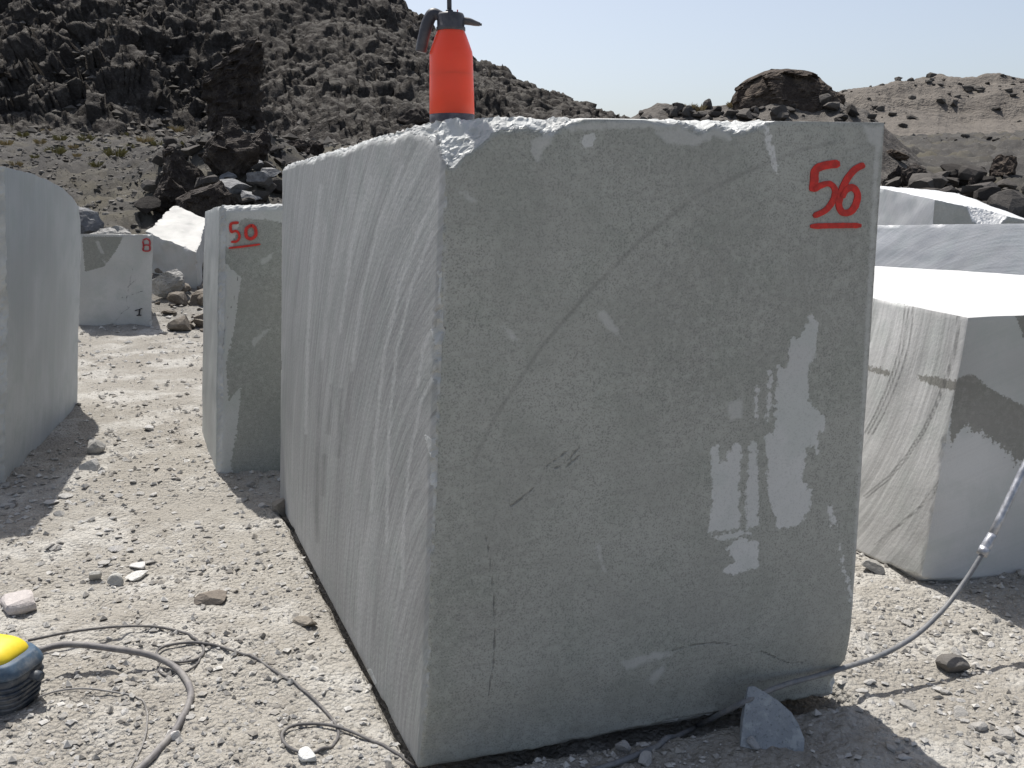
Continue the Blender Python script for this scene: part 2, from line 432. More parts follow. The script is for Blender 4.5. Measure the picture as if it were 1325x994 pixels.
def ridge_field(pts, D0, D, zfoot_fn, prof=1.0, seed=0, amp=1.0, fr=0.08, oct=6, back=0.6, warp=0.0):
    pts = np.array(pts, float)
    A = np.array([ray(*p)[0] / ray(*p)[1] for p in pts]); E = np.array([ray(*p)[2] / ray(*p)[1] for p in pts])
    def f(x, y):
        a = x / np.maximum(y, 1e-3)
        d0 = D0(a) if callable(D0) else D0
        dr = D(a) if callable(D) else D
        e = np.interp(a, A, E)
        zr = H + e * dr
        t = (y - d0) / (dr - d0)
        zf = zfoot_fn(a * d0, d0 + 0 * a)
        tt = np.clip(t, 0, 1)
        pr = prof(a, tt) if callable(prof) else tt ** prof
        z = zf + (zr - zf) * pr
        z = z - np.clip(t - 1, 0, 9) * (dr - d0) * back
        m = sstep(-0.02, 0.25, t)
        ww = fbm(x * fr * 0.7, y * fr * 0.7, 1, 3, seed + 7) * warp
        nz = ridged(x * fr + ww, y * fr + ww, z * fr * 0.8, oct, seed, 0.52)
        z = z + amp * m * (nz - 0.45) * np.where(t > 0.9, 0.6, 1.0)
        return np.where(t < -0.02, -5.0, z)
    return f
_px2a = lambda px, py=120: ray(px, py)[0] / ray(px, py)[1]
_ma = [_px2a(p) for p in (-200, 0, 150, 260, 330, 420, 520, 740, 900)]
MT_D0 = lambda a: np.interp(a, _ma, [58, 58, 60, 66, 58, 50, 46, 48, 50])
MT_D = lambda a: np.interp(a, _ma, [100, 104, 108, 116, 112, 108, 104, 108, 112])
def mt_prof(a, t):
    px = np.interp(a, [_px2a(0), _px2a(330)], [0, 330])
    m = sstep(335, 240, px)
    steep = np.interp(t, [0, .1, .35, .62, 1], [0, .10, .43, .70, 1])
    scree = np.interp(t, [0, .25, .6, 1], [0, .17, .52, 1])
    return scree + (steep - scree) * m
mt_core = ridge_field([(-400, 150), (-150, 90), (0, 25), (27, 0), (120, -75), (260, -95), (400, -70), (465, -22), (492, 2), (520, 28), (560, 58), (612, 97), (660, 122), (700, 141), (745, 162), (800, 190), (900, 220)],
                      MT_D0, MT_D, lambda x, y: gh(x, y, False) - 0.3, mt_prof, 101, 2.2, 0.06, 3, 0.7, 0.8)
mt = mt_core
hill = ridge_field([(950, 230), (1040, 185), (1085, 150), (1120, 141), (1160, 127), (1215, 121), (1260, 128), (1290, 122), (1325, 130), (1420, 150), (1700, 190)],
                   70, 170, lambda x, y: gh(x, y, False) - 0.3, lambda a, t: t ** 0.85, 301, 2.6, 0.035, 6, 0.35, 0.5)
ridge = ridge_field([(700, 250), (760, 185), (820, 154), (850, 141), (900, 143), (960, 139), (1010, 133), (1060, 137), (1090, 133), (1118, 148), (1150, 176), (1185, 208), (1215, 245), (1260, 285)],
                    18, 26, lambda x, y: gh(x, y, False) - 0.15, lambda a, t: t ** 0.9, 401, 0.22, 0.45, 5, 0.5, 0.4)
def terr(x, y):
    x = np.asarray(x, float); y = np.asarray(y, float)
    z = gh(x, y)
    for f, k in ((mt, (y > 44) & (y < 150) & (x < 28)), (ridge, (y > 17) & (y < 40) & (x > 0)), (hill, (y > 69) & (x > 15))):
        if k.any(): z[k] = np.maximum(z[k], f(x[k], y[k]))
    return z
def hits(pxs, pys, dmin=6.0, dmax=230, n=150):
    D = np.array([ray(a, b) for a, b in zip(pxs, pys)])
    def march(lo, hi, n):
        ds = lo[:, None] * (hi / lo)[:, None] ** np.linspace(0, 1, n)
        x = (D[:, 0] / D[:, 1])[:, None] * ds; z = H + (D[:, 2] / D[:, 1])[:, None] * ds
        below = terr(x.ravel(), ds.ravel()).reshape(ds.shape) >= z
        i = np.where(below.any(1), np.argmax(below, 1), n - 1)
        k = np.arange(len(ds)); return ds[k, np.maximum(i - 1, 0)], ds[k, i]
    o = np.ones(len(D))
    a, b = march(o * dmin, o * dmax, n)
    a, b = march(a, np.maximum(b, a * 1.0001), 10)
    x = D[:, 0] / D[:, 1] * b
    return np.stack([x, b, terr(x, b)], 1)
def hit(px, py): return hits([px], [py])[0]
def tz(x, y): return float(terr(np.array([x]), np.array([y]))[0])
def gz(x, y): return float(gh(np.array([x]), np.array([y]))[0])

# ------------------------------------------------------------------ the ground sheet, mountain, hills
def build_ground():
    th = np.concatenate([np.linspace(-180, -44, 26)[:-1], np.linspace(-44, 44, 480), np.linspace(44, 180, 26)[1:]])
    th = np.radians(th)
    r = np.concatenate([[0.02, 0.5, 1.0], 1.35 * (12 / 1.35) ** np.linspace(0, 1, 300), 12 * (75 / 12) ** np.linspace(0, 1, 180)[1:], 75 * (900 / 75) ** np.linspace(0, 1, 24)[1:]])
    T, R = np.meshgrid(th, r, indexing='ij')
    X, Y = R * np.sin(T), R * np.cos(T)
    Z = gh(X, Y)
    V = np.stack([X, Y, Z], -1).reshape(-1, 3)
    far = sstep(10, 13.5, np.hypot(X, Y) + 1.5 * fbm(X * .4, Y * .4, 0, 3, 3)).ravel()
    m = mesh_np('ground', V, grid_quads(len(th), len(r), flip=True), True, {'far': far})
    struct(link('ground', m, M['ground']))
build_ground()
def build_field(name, f, a0, a1, na, d0, d1, nd, mat):
    A, D = np.meshgrid(np.linspace(a0, a1, na), np.linspace(d0, d1, nd), indexing='ij')
    X, Y = A * D, D
    V = np.stack([X, Y, f(X, Y)], -1).reshape(-1, 3)
    m = mesh_np(name, V, grid_quads(na, nd, flip=True), True)
    return struct(link(name, m, mat))
def build_mountain(na=600, nd=500):
    A, D = np.meshgrid(np.linspace(-0.78, 0.26, na), np.linspace(45, 140, nd), indexing='ij')
    X, Y = A * D, D
    Z = np.maximum(mt(X, Y), gh(X, Y, False) - 2.0)
    P = np.stack([X, Y, Z], -1)
    N = np.cross(np.gradient(P, axis=0), np.gradient(P, axis=1)); N /= np.maximum(np.linalg.norm(N, axis=-1, keepdims=True), 1e-9)
    N = np.where(N[..., 2:] < 0, -N, N)
    left = sstep(-0.24, -0.36, A + 0.03 * fbm(X * .08, Y * .08, 0, 2, 4))
    # beds tilted up to the right: long along the bed, tight across it
    ac = (-X * 0.60 + Z * 0.80) + 1.1 * fbm(X * .12, Y * .12, Z * .12, 3, 2); al = (X * 0.80 + Z * 0.60)
    bed = ridged(ac * 0.55, al * 0.06, Y * 0.05, 4, 61, 0.62)
    big = fbm(X * 0.10, Y * 0.10, Z * 0.10, 3, 91)
    crag = ridged(X * 0.34, Y * 0.34, Z * 0.34, 6, 71, 0.70)
    lump = ridged(X * 1.1, Y * 1.1, Z * 1.1, 3, 81, 0.65)
    wx = 0.6 * fbm(X * .5, Y * .5, Z * .5, 2, 14)
    q = [ac * 0.55 + wx, al * 0.28 + wx, Y * 0.4]                     # slabs lie along the beds
    f1 = facet(*q, 5); f2 = facet(X * .75 + wx, Y * .75, Z * .75 + wx, 6); f3 = facet(X * 1.9, Y * 1.9, Z * 1.9, 7)
    h = left * (0.30 * (bed - 0.5) + 0.8 * big + 1.1 * f1 + 0.45 * f2) + (1 - left) * (0.22 * (crag - 0.5) + 0.50 * f2 * sstep(-.3, .15, big + .3 * f2)) + 0.28 * f3 + 0.06 * (lump - .5)
    fade = sstep(0.0, 6.0, Y - MT_D0(A))[..., None]
    P = P + N * (h[..., None]) * (0.15 + 0.85 * fade)
    struct(link('mountain', mesh_np('mountain', P.reshape(-1, 3), grid_quads(na, nd, flip=True), True), M['mountain']))
build_mountain()
build_field('hill', lambda x, y: np.maximum(hill(x, y), gh(x, y, False) - 2.0), 0.22, 0.95, 330, 69, 215, 200, M['hill'])
build_field('rubble_ridge', lambda x, y: np.maximum(ridge(x, y), gh(x, y, False) - 1.0), 0.0, 0.54, 260, 17.6, 33, 130, M['ridge'])

# ------------------------------------------------------------------ rocks
_ico = {}
def ico(n):
    if n not in _ico:   # n=1 is the 12-point icosahedron
        bm = bmesh.new(); bmesh.ops.create_icosphere(bm, subdivisions=n, radius=1)
        _ico[n] = (np.array([v.co[:] for v in bm.verts]), np.array([[v.index for v in f.verts] for f in bm.faces]))
        bm.free()
    return _ico[n]
def rock_verts(sub, seed, cuts=9, rough=0.06, lo=0.32, hi=0.72):
    r = np.random.default_rng(seed)
    V, T = ico(sub); V = V.copy()
    for _ in range(cuts):
        n = r.normal(size=3); n /= np.linalg.norm(n); h = r.uniform(lo, hi)
        k = V @ n - h
        V -= np.where(k > 0, k, 0)[:, None] * n
    if rough > 0:
        N = V / np.maximum(np.linalg.norm(V, axis=1, keepdims=True), 1e-6)
        q = V * 2.2 + seed * 1.37
        V = V + N * (rough * (ridged(q[:, 0], q[:, 1], q[:, 2], 4 if sub > 2 else 2, seed % 97) + (1.3 * facet(q[:, 0] * 1.3, q[:, 1] * 1.3, q[:, 2] * 1.3, seed % 89) if sub > 3 else 0)))[:, None]
    lo_, hi_ = V.min(0), V.max(0)
    V = (V - (lo_ + hi_) / 2) / (hi_ - lo_)                # unit box, centred
    V[:, 2] += 0.5                                         # base at z=0
    return V, T
def rock(name, mat, base, dims, seed, sub=3, rot=None, sink=0.12, cuts=9, rough=0.06, tilt=(0, 0), smooth=False, parent=None):
    V, T = rock_verts(sub, seed, cuts, rough)
    V = V * np.array(dims)
    m = mesh_np(name, V, T, smooth)
    o = link(name, m, mat, parent)
    o.location = (base[0], base[1], base[2] - sink * dims[2])
    o.rotation_euler = (tilt[0], tilt[1], random.uniform(0, 6.28) if rot is None else rot)
    return o
def loft(name, mat, rows, Yd, depth, seed, rough=0.1, n=64, nz=70, sink=0.15):
    """a free-standing rock from rows (x_left, x_right, y) in the photograph, given its own distance and depth"""
    rows = sorted(rows, key=lambda r: -r[2])
    P = [(AT(a, y, Yd), AT(b, y, Yd)) for a, b, y in rows]
    zz = np.array([p[0][2] for p in P]); xl = np.array([p[0][0] for p in P]); xr = np.array([p[1][0] for p in P])
    t = np.linspace(0, 1, nz); Z = zz[0] - sink + (zz[-1] - zz[0] + sink) * t
    XL, XR = np.interp(Z, zz, xl), np.interp(Z, zz, xr)
    th = np.linspace(0, 2 * np.pi, n, endpoint=False)
    c, s = np.cos(th), np.sin(th)
    c = np.sign(c) * np.abs(c) ** 0.75; s = np.sign(s) * np.abs(s) ** 0.75
    cx, w = (XL + XR) / 2, (XR - XL) / 2
    w0 = w.max(); dep = depth / 2 * (w / w0) ** 0.6
    X = cx[:, None] + w[:, None] * c; Yv = Yd + depth * 0.4 + dep[:, None] * s; Zv = Z[:, None] + 0 * c
    V = np.stack([X, Yv, Zv], -1).reshape(-1, 3)
    sc_ = 1.6 / max(w0, .2)
    nn = 0.5 * ridged(V[:, 0] * sc_, V[:, 1] * sc_, V[:, 2] * sc_ * .8, 5, seed) + 0.3 + 0.8 * facet(V[:, 0] * sc_, V[:, 1] * sc_, V[:, 2] * sc_ * .7, seed) + 0.45 * facet(V[:, 0] * sc_ * 2.6, V[:, 1] * sc_ * 2.6, V[:, 2] * sc_ * 2.0, seed + 1)
    rad = np.stack([np.broadcast_to(c, X.shape), np.broadcast_to(s, X.shape)], -1).reshape(-1, 2)
    V[:, :2] += rad * ((nn - 0.6) * rough * w0)[:, None]
    V[:, 2] += fbm(V[:, 0] * sc_ * 1.5, V[:, 1] * sc_ * 1.5, V[:, 2] * sc_, 3, seed + 3) * rough * w0 * 0.5
    top = np.array([[cx[-1], Yd + depth * .4, Z[-1] + 0.02]])
    V = np.vstack([V, top])
    Q = []
    for i in range(nz - 1):
        for j in range(n):
            k = (j + 1) % n
            Q.append((i * n + j, i * n + k, (i + 1) * n + k)); Q.append((i * n + j, (i + 1) * n + k, (i + 1) * n + j))
    b = (nz - 1) * n
    for j in range(n): Q.append((b + j, b + (j + 1) % n, len(V) - 1))
    base = np.array([cx[0], Yd + depth * 0.4, Z[0]])
    o = link(name, mesh_np(name, V - base, Q, False), mat, None, base)
    return o

# ------------------------------------------------------------------ sawn blocks
def seg_dist(px, py, pts):
    d = np.full(px.shape, 1e9)
    for (x0, y0), (x1, y1) in zip(pts[:-1], pts[1:]):
        ex, ey = x1 - x0, y1 - y0
        t = np.clip(((px - x0) * ex + (py - y0) * ey) / max(ex * ex + ey * ey, 1e-9), 0, 1)
        d = np.minimum(d, np.hypot(px - x0 - t * ex, py - y0 - t * ey))
    return d
def poly_sdf(px, py, pts):                                  # positive inside
    d = seg_dist(px, py, list(pts) + [pts[0]])
    ins = np.zeros(px.shape, bool)
    n = len(pts)
    for i in range(n):
        (x0, y0), (x1, y1) = pts[i], pts[(i + 1) % n]
        if y0 == y1: continue
        c = ((y0 > py) != (y1 > py)) & (px < (x1 - x0) * (py - y0) / (y1 - y0) + x0)
        ins ^= c
    return np.where(ins, d, -d)

def build_block(name, mat, corners, nu, nw, nv, seed, bevels=None, arcs=None, marks=None, noise=0.004, warp=None, chip=0.02):
    """corners: bottom FL FR BR BL then top FL FR BR BL. bevels: {edge: fn(along 0..1)->(into a, into b)}"""
    c = np.array(corners, float)
    Lu = np.linalg.norm(c[1] - c[0]); Lw = np.linalg.norm(c[3] - c[0]); Lv = np.linalg.norm(c[4] - c[0])
    faces = {'front': (nu, nv), 'back': (nu, nv), 'left': (nw, nv), 'right': (nw, nv), 'top': (nu, nw), 'bottom': (nu, nw)}
    Us, Ws, Vs, Qs, Fid = [], [], [], [], []
    off = 0
    for fi, (fn, (a, b)) in enumerate(faces.items()):
        A, B = np.meshgrid(np.linspace(0, 1, a), np.linspace(0, 1, b), indexing='ij'); A, B = A.ravel(), B.ravel(); O = np.zeros_like(A)
        u, w, v = {'front': (A, O, B), 'back': (A, O + 1, B), 'left': (O, A, B), 'right': (O + 1, A, B), 'top': (A, B, O + 1), 'bottom': (A, B, O)}[fn]
        Us.append(u); Ws.append(w); Vs.append(v)
        Qs.append(grid_quads(a, b, off, flip=fn in ('back', 'left', 'bottom')))
        Fid.append(np.full(len(A), fi)); off += len(A)
    u, w, v = map(np.concatenate, (Us, Ws, Vs)); Q = np.concatenate(Qs); fid = np.concatenate(Fid)
    u0, w0, v0 = u.copy(), w.copy(), v.copy()
    U, Wd, Vd = u * Lu, w * Lw, v * Lv
    rough = np.zeros(len(u))
    def ecn(t, k, L):                                      # default irregular arris
        x = t * L
        n = fbm(x * 6, k * 9.1 + 0 * x, seed * 1.3, 3, seed)
        d = 0.003 + chip * np.clip(n - 0.12, 0, 1) * 1.6
        return d, d * 0.8
    E = {'front_top': ('w', 0, 'v', 1, 'u'), 'front_bottom': ('w', 0, 'v', 0, 'u'), 'front_left': ('w', 0, 'u', 0, 'v'), 'front_right': ('w', 0, 'u', 1, 'v'),
         'left_top': ('u', 0, 'v', 1, 'w'), 'left_bottom': ('u', 0, 'v', 0, 'w'), 'right_top': ('u', 1, 'v', 1, 'w'), 'back_top': ('w', 1, 'v', 1, 'u'),
         'back_left': ('w', 1, 'u', 0, 'v'), 'right_bottom': ('u', 1, 'v', 0, 'w')}
    LL = {'u': Lu, 'w': Lw, 'v': Lv}
    D = {'u': U, 'w': Wd, 'v': Vd}; T0 = {'u': u0, 'w': w0, 'v': v0}
    for k, (en, (a, sa, b, sb, al)) in enumerate(E.items()):
        t = T0[al]
        fa, fb = (bevels or {}).get(en, lambda t: ecn(t, k, LL[al]))(t)
        fa = np.maximum(fa, 1e-4) + 0 * t; fb = np.maximum(fb, 1e-4) + 0 * t
        da = D[a] if sa == 0 else LL[a] - D[a]; db = D[b] if sb == 0 else LL[b] - D[b]
        kk = 1 - da / fa - db / fb
        mv = np.where(kk > 0, kk / (1 / fa + 1 / fb), 0)
        D[a] = D[a] + (mv if sa == 0 else -mv); D[b] = D[b] + (mv if sb == 0 else -mv)
        rough = np.maximum(rough, sstep(-0.05, 0.05, kk) * sstep(0.004, 0.015, np.minimum(fa, fb)))
    u, w, v = D['u'] / Lu, D['w'] / Lw, D['v'] / Lv
    if warp: u, w, v = warp(u, w, v, fid)
    def tri(u, w, v):
        u, w, v = u[:, None], w[:, None], v[:, None]
        bot = (c[0] * (1 - u) + c[1] * u) * (1 - w) + (c[3] * (1 - u) + c[2] * u) * w
        top = (c[4] * (1 - u) + c[5] * u) * (1 - w) + (c[7] * (1 - u) + c[6] * u) * w
        return bot * (1 - v) + top * v
    P = tri(u, w, v)
    X, Y, Z = P.T
    N = np.stack([fbm(X * 3, Y * 3, Z * 3, 3, seed + 11 * i) for i in range(3)], 1) * noise
    N += np.stack([ridged(X * 26, Y * 26, Z * 26, 4, seed + 50 + 11 * i, 0.6) - 0.5 for i in range(3)], 1) * (0.007 * rough)[:, None]
    P = P + N
    # marks
    attrs = {'rough': rough, 'wet': np.full(len(P), -1.0), 'pale': np.full(len(P), -1.0), 'crk': np.full(len(P), 1.0), 'line': np.full(len(P), 1.0), 'damp': np.zeros(len(P)), 'arc': np.zeros((len(P), 3))}
    names = list(faces)
    for fn, (cs, ct, amt) in (arcs or {}).items():
        sel = fid == names.index(fn)
        s = {'front': U, 'back': U, 'left': Wd, 'right': Wd, 'top': U, 'bottom': U}[fn]
        s = ({'front': u0 * Lu, 'left': w0 * Lw, 'right': w0 * Lw}.get(fn, u0 * Lu))
        t = (1 - v0) * Lv if fn not in ('top', 'bottom') else w0 * Lw
        r = np.hypot(s - cs, t - ct); an = np.arctan2(t - ct, s - cs)
        attrs['arc'][sel] = np.stack([r, an * 2, np.full(len(r), amt)], 1)[sel]
    if marks: marks(P, fid, names, attrs)
    base = (c[0] + c[1] + c[2] + c[3]) / 4
    m = mesh_np(name, P - base, Q, True, attrs)
    m.polygons.foreach_set('use_smooth', rough[Q].mean(1) < 0.5)
    o = link(name, m, mat, None, base)
    o['_base'] = [float(x) for x in base]
    del o['_base']
    return o, base
def lerp_tab(tab):
    t = np.array(tab, float)
    return lambda x: (np.interp(x, t[:, 0], t[:, 1]), np.interp(x, t[:, 0], t[:, 2]))
def wob(tab, seed, amp=0.4, f=25):
    g = lerp_tab(tab)
    def h(t):
        a, b = g(t)
        n = 1 + amp * fbm(t * f, 0 * t + seed, 0, 4, seed)
        return a * n, b * n
    return h

def plane_of(P0, P1, P2):
    n = np.cross(P1 - P0, P2 - P0); n /= np.linalg.norm(n)
    if n @ (np.array([0, 0, H]) - P0) < 0: n = -n
    return P0, n
def on_plane(px, py, pl, lift=0.0):
    d = ray(px, py); P0, n = pl
    t = ((P0 + n * lift - np.array([0, 0, H])) @ n) / (d @ n)
    return np.array([0, 0, H]) + d * t
class Face:
    def __init__(s, a, b, ta, tb): s.q = [np.asarray(p, float) for p in (a, b, ta, tb)]
    def at(s, u, v):
        a, b, c, d = s.q
        P = (a * (1 - u) + b * u) * (1 - v) + (c * (1 - u) + d * u) * v
        n = np.cross((b - a) * (1 - v) + (d - c) * v, (c - a) * (1 - u) + (d - b) * u)
        return P, n / np.linalg.norm(n)
def on_face(px, py, f, lift):
    u, v = .5, .5; o = np.array([0, 0, H]); d = ray(px, py)
    for _ in range(6):
        P, n = f.at(u, v)
        t = ((P - o) @ n) / (d @ n); X = o + d * t
        a, b, c, e = f.q
        du = (b - a) * (1 - v) + (e - c) * v; dv = (c - a) * (1 - u) + (e - b) * u
        s_ = np.linalg.lstsq(np.stack([du, dv], 1), X - P, rcond=None)[0]
        u += s_[0]; v += s_[1]
    P, n = f.at(u, v)
    if n @ (o - P) < 0: n = -n
    return P + n * lift
def smooth_path(pts, n=8):
    pts = [np.asarray(p, float) for p in pts]
    P = [2 * pts[0] - pts[1]] + pts + [2 * pts[-1] - pts[-2]]
    out = []
    for i in range(1, len(P) - 2):
        for k in range(n):
            t = k / n
            a, b, c, d = P[i - 1], P[i], P[i + 1], P[i + 2]
            out.append(0.5 * ((2 * b) + (-a + c) * t + (2 * a - 5 * b + 4 * c - d) * t * t + (-a + 3 * b - 3 * c + d) * t ** 3))
    out.append(pts[-1])
    return np.array(out)
def brush(name, strokes, pl, mat, parent, base, lift=0.003, seed=1):
    """painted strokes [(points px, width px)] as a thin skin of paint on a face"""
    V, Q = [], []
    r = np.random.default_rng(seed)
    for pts, wd in strokes:
        P = smooth_path(pts, 10)
        T = np.gradient(P, axis=0); T /= np.maximum(np.linalg.norm(T, axis=1, keepdims=True), 1e-9)
        Nn = np.stack([-T[:, 1], T[:, 0]], 1)
        L = len(P); k = np.arange(L) / (L - 1)
        end = np.minimum(1, np.minimum(k, 1 - k) * L / 4 + 0.55)
        ww = wd / 2 * end * (1 + 0.16 * fbm(k * 9, 0 * k + seed, 0, 3, seed))
        jl = 0.06 * wd * fbm(k * 30, 0 * k, 1, 2, seed + 5)
        off = len(V)
        for i in range(L):
            for s in (-1, 1):
                q = P[i] + Nn[i] * (s * ww[i] + jl[i])
                V.append(on_face(q[0], q[1], pl, lift)); V.append(on_face(q[0], q[1], pl, -0.004))
        for i in range(L - 1):
            a = off + i * 4; b = a + 4
            Q += [(a, a + 2, b + 2, b), (a + 1, b + 1, b + 3, a + 3), (a, b, b + 1, a + 1), (a + 2, a + 3, b + 3, b + 2)]
        a = off; Q.append((a, a + 1, a + 3, a + 2)); a = off + (L - 1) * 4; Q.append((a, a + 2, a + 3, a + 1))
        seed += 1
    m = mesh_np(name, np.array(V) - base, Q, False)
    return link(name, m, mat, parent)

# ---- block 56
T_FL, T_FR, T_LF = AT(576, 150, FL[1]), AT(1146, 158, FR[1]), AT(365, 215, LF[1])
T_BR = T_FR + (T_LF - T_FL) + np.array([0, 0, 0.0])
PL56 = Face(FL, FR, T_FL, T_FR)
def marks56(P, fid, names, at):
    x, y = proj(P)
    f = fid == 0
    k = 0.0022
    Z = lambda l: [(860 + a / 2.487, 380 + b / 2.487) for a, b in l]
    dry = [Z([(405,150),(440,140),(470,70),(495,100),(485,200),(462,235),(465,350),(515,400),(515,440),(490,450),(495,520),(480,490),(455,500),(440,600),(470,630),(470,690),(430,745),(365,755),(340,670),(330,600),(335,545),(320,490),(330,450),(355,450),(365,235),(390,240),(400,230)]),
           Z([(150,495),(170,490),(180,545),(200,540),(215,490),(240,485),(248,510),(238,580),(240,755),(145,768),(150,690),(155,600)]),
           Z([(275,475),(295,480),(298,600),(303,745),(265,752),(262,650),(270,560)]),
           Z([(335,250),(344,250),(344,320),(336,410),(329,410)]), Z([(292,300),(300,300),(300,370),(292,415)]),
           Z([(200,820),(240,790),(300,800),(303,880),(255,890),(225,910),(190,890),(230,860)]), Z([(150,785),(240,768),(275,772),(200,792)]),
           Z([(523,680),(540,690),(549,745),(535,745)]), Z([(563,810),(580,880),(608,985),(598,985),(570,880)]),
           [(750,178),(762,173),(772,176),(765,190),(755,192)], [(988,162),(993,162),(1000,190),(1009,225),(1004,225),(995,195)]]
    d = np.full(len(P), -1e9)
    for pl in dry: d = np.maximum(d, poly_sdf(x, y, pl))
    at['wet'][f] = np.clip(-d * k, -0.3, 0.3)[f]
    pale = [[(686,182),(700,175),(716,162),(722,170),(712,187),(704,195),(696,212),(688,200)], [(768,398),(785,403),(810,444),(795,434),(778,420)],
            [(590,246),(604,248),(619,262),(608,261)], [(648,420),(664,428),(674,442),(660,440)], [(845,170),(880,165),(905,175),(935,160),(950,185),(925,178),(900,190),(860,185)],
            [(770,705),(776,703),(785,740),(780,742)], [(800,858),(840,845),(868,842),(870,850),(840,856),(812,868)], [(835,880),(858,858),(862,866),(845,888)],
            [(1115,162),(1143,162),(1140,196),(1124,184)], [(577,300),(580,300),(576,420),(572,420)], [(1132,180),(1140,180),(1105,800),(1100,800)], [(720,160),(830,154),(960,165),(960,172),(840,166),(740,170)], [(940,520),(960,515),(962,540),(945,545)]]
    d = np.full(len(P), -1e9)
    for pl in pale: d = np.maximum(d, poly_sdf(x, y, pl))
    at['pale'][f] = np.clip(d * k, -0.3, 0.3)[f]
    at['line'][f] = np.clip(seg_dist(x, y, [(612,600),(630,560),(650,525),(700,450),(760,380),(830,310),(900,255),(960,225),(1005,206),(1040,193),(1080,184)]) * k, 0, 1)[f]
    cr = [[(628,690),(632,710),(638,760),(640,800),(640,850),(632,900)],
          [(870,842),(900,834),(930,832),(960,836)], [(985,843),(1005,852),(1018,858),(1038,858)], [(708,603),(735,583)], [(718,607),(735,596),(750,578)], [(732,604),(752,588)], [(660,655),(675,645),(690,632)]]
    d = np.full(len(P), 1e9)
    for i, pl in enumerate(cr): d = np.minimum(d, seg_dist(x, y, pl))
    at['crk'][f] = np.clip(d * k, 0, 1)[f]
    # left face: a few pale bruises near the arris
    l = fid == 2
    d = np.full(len(P), -1e9)
    for pl in ([(548,560),(566,575),(569,612),(556,590)], [(556,425),(570,432),(569,470),(562,445)], [(566,350),(575,352),(574,395),(568,392)], [(470,870),(480,865),(488,885),(478,890)]):
        d = np.maximum(d, poly_sdf(x, y, pl))
    dp = np.full(len(P), 1e9)
    for pl in ([(572,240),(545,290),(517,370),(497,460),(486,560),(480,660)], [(560,300),(532,370),(512,460),(503,560),(500,700)], [(566,470),(545,520),(530,590),(522,680),(520,760)], [(520,215),(490,290),(468,380),(455,480)], [(562,420),(548,450),(540,500)], [(480,230),(455,320),(440,430)], [(415,240),(404,330),(398,440),(396,560)]):
        dp = np.minimum(dp, seg_dist(x, y, pl))
    at['pale'][l] = np.clip(0.009 - dp * k * 1.6, -0.3, 0.3)[l]
    dd = np.full(len(P), 1e9)
    for pl in ([(416,468),(411,560),(409,640),(411,700)], [(441,505),(438,590)], [(455,470),(450,545)], [(428,500),(425,560)], [(420,590),(418,640)]):
        dd = np.minimum(dd, seg_dist(x, y, pl))
    at['line'][l] = np.clip(dd * k * 0.8, 0, 1)[l]
    at['rough'][l] = np.maximum(at['rough'], sstep(-2, 2, d))[l]
def warp56(u, w, v, fid):
    # broken, bulging foot of the front face
    low = sstep(0.16, 0.0, v)
    n = fbm(u * 4, v * 5, 0 * u, 4, 8)
    w = w + sstep(0.02, 0.0, w) * low * (0.010 + 0.012 * n)
    # the far top is worn round
    return u, w, v
blk, base56 = build_block('stone_block', M['b56'], [FL, FR, BR, LF, T_FL, T_FR, T_BR, T_LF], 190, 150, 250, 3,
    bevels={'front_top': wob([(0,.10,.105),(.02,.10,.11),(.05,.08,.08),(.09,.06,.04),(.15,.05,.026),(.21,.06,.038),(.25,.04,.018),(.285,.012,.004),(.42,.012,.004),(.45,.05,.012),(.5,.07,.016),(.54,.09,.030),(.58,.07,.018),(.63,.09,.034),(.67,.07,.024),(.70,.03,.008),(.72,.003,.003),(1,.003,.003)], 4, 0.35, 22),
            'left_top': wob([(0,.04,.06),(.05,.03,.04),(.12,.014,.018),(.2,.018,.02),(.3,.010,.010),(.45,.03,.022),(.55,.012,.010),(.7,.025,.02),(.8,.01,.01),(1,.02,.02)], 9, 0.9, 26),
            'front_bottom': wob([(0,.008,.006),(.2,.02,.008),(.5,.04,.012),(.8,.05,.02),(.93,.05,.02),(1,.03,.02)], 14, 0.5, 14),
            'front_right': wob([(0,.09,.05),(.035,.07,.04),(.06,.03,.02),(.075,.004,.004),(1,.004,.004)], 31, 0.4, 40),
            'front_left': wob([(0,.006,.006),(.12,.012,.010),(.3,.007,.007),(.45,.010,.010),(.5,.020,.012),(.56,.008,.008),(.62,.012,.01),(.7,.022,.014),(.76,.008,.008),(.88,.012,.008),(.94,.010,.008),(1,.02,.02)], 21, 0.7, 40)},
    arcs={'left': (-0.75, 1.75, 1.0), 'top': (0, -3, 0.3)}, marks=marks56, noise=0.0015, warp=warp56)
tag(blk, 'huge grey stone block, red number 56 on its wet front face, nearest of all', 'stone block')
brush('painted_number', [
    ([(1086,212),(1068,214),(1055,220),(1053,235),(1051,248)], 10.5), ([(1052,246),(1062,240),(1073,238),(1080,246),(1077,260),(1068,272),(1052,280)], 7.5),
    ([(1118,213),(1105,220),(1093,236),(1087,252),(1085,266),(1090,275),(1100,274),(1107,264),(1109,251),(1103,243),(1094,246),(1088,256)], 8.5)], PL56, M['red'], blk, base56, seed=3)
brush('painted_underline', [([(1048,293),(1080,292),(1114,292)], 7)], PL56, M['red'], blk, base56, seed=8)

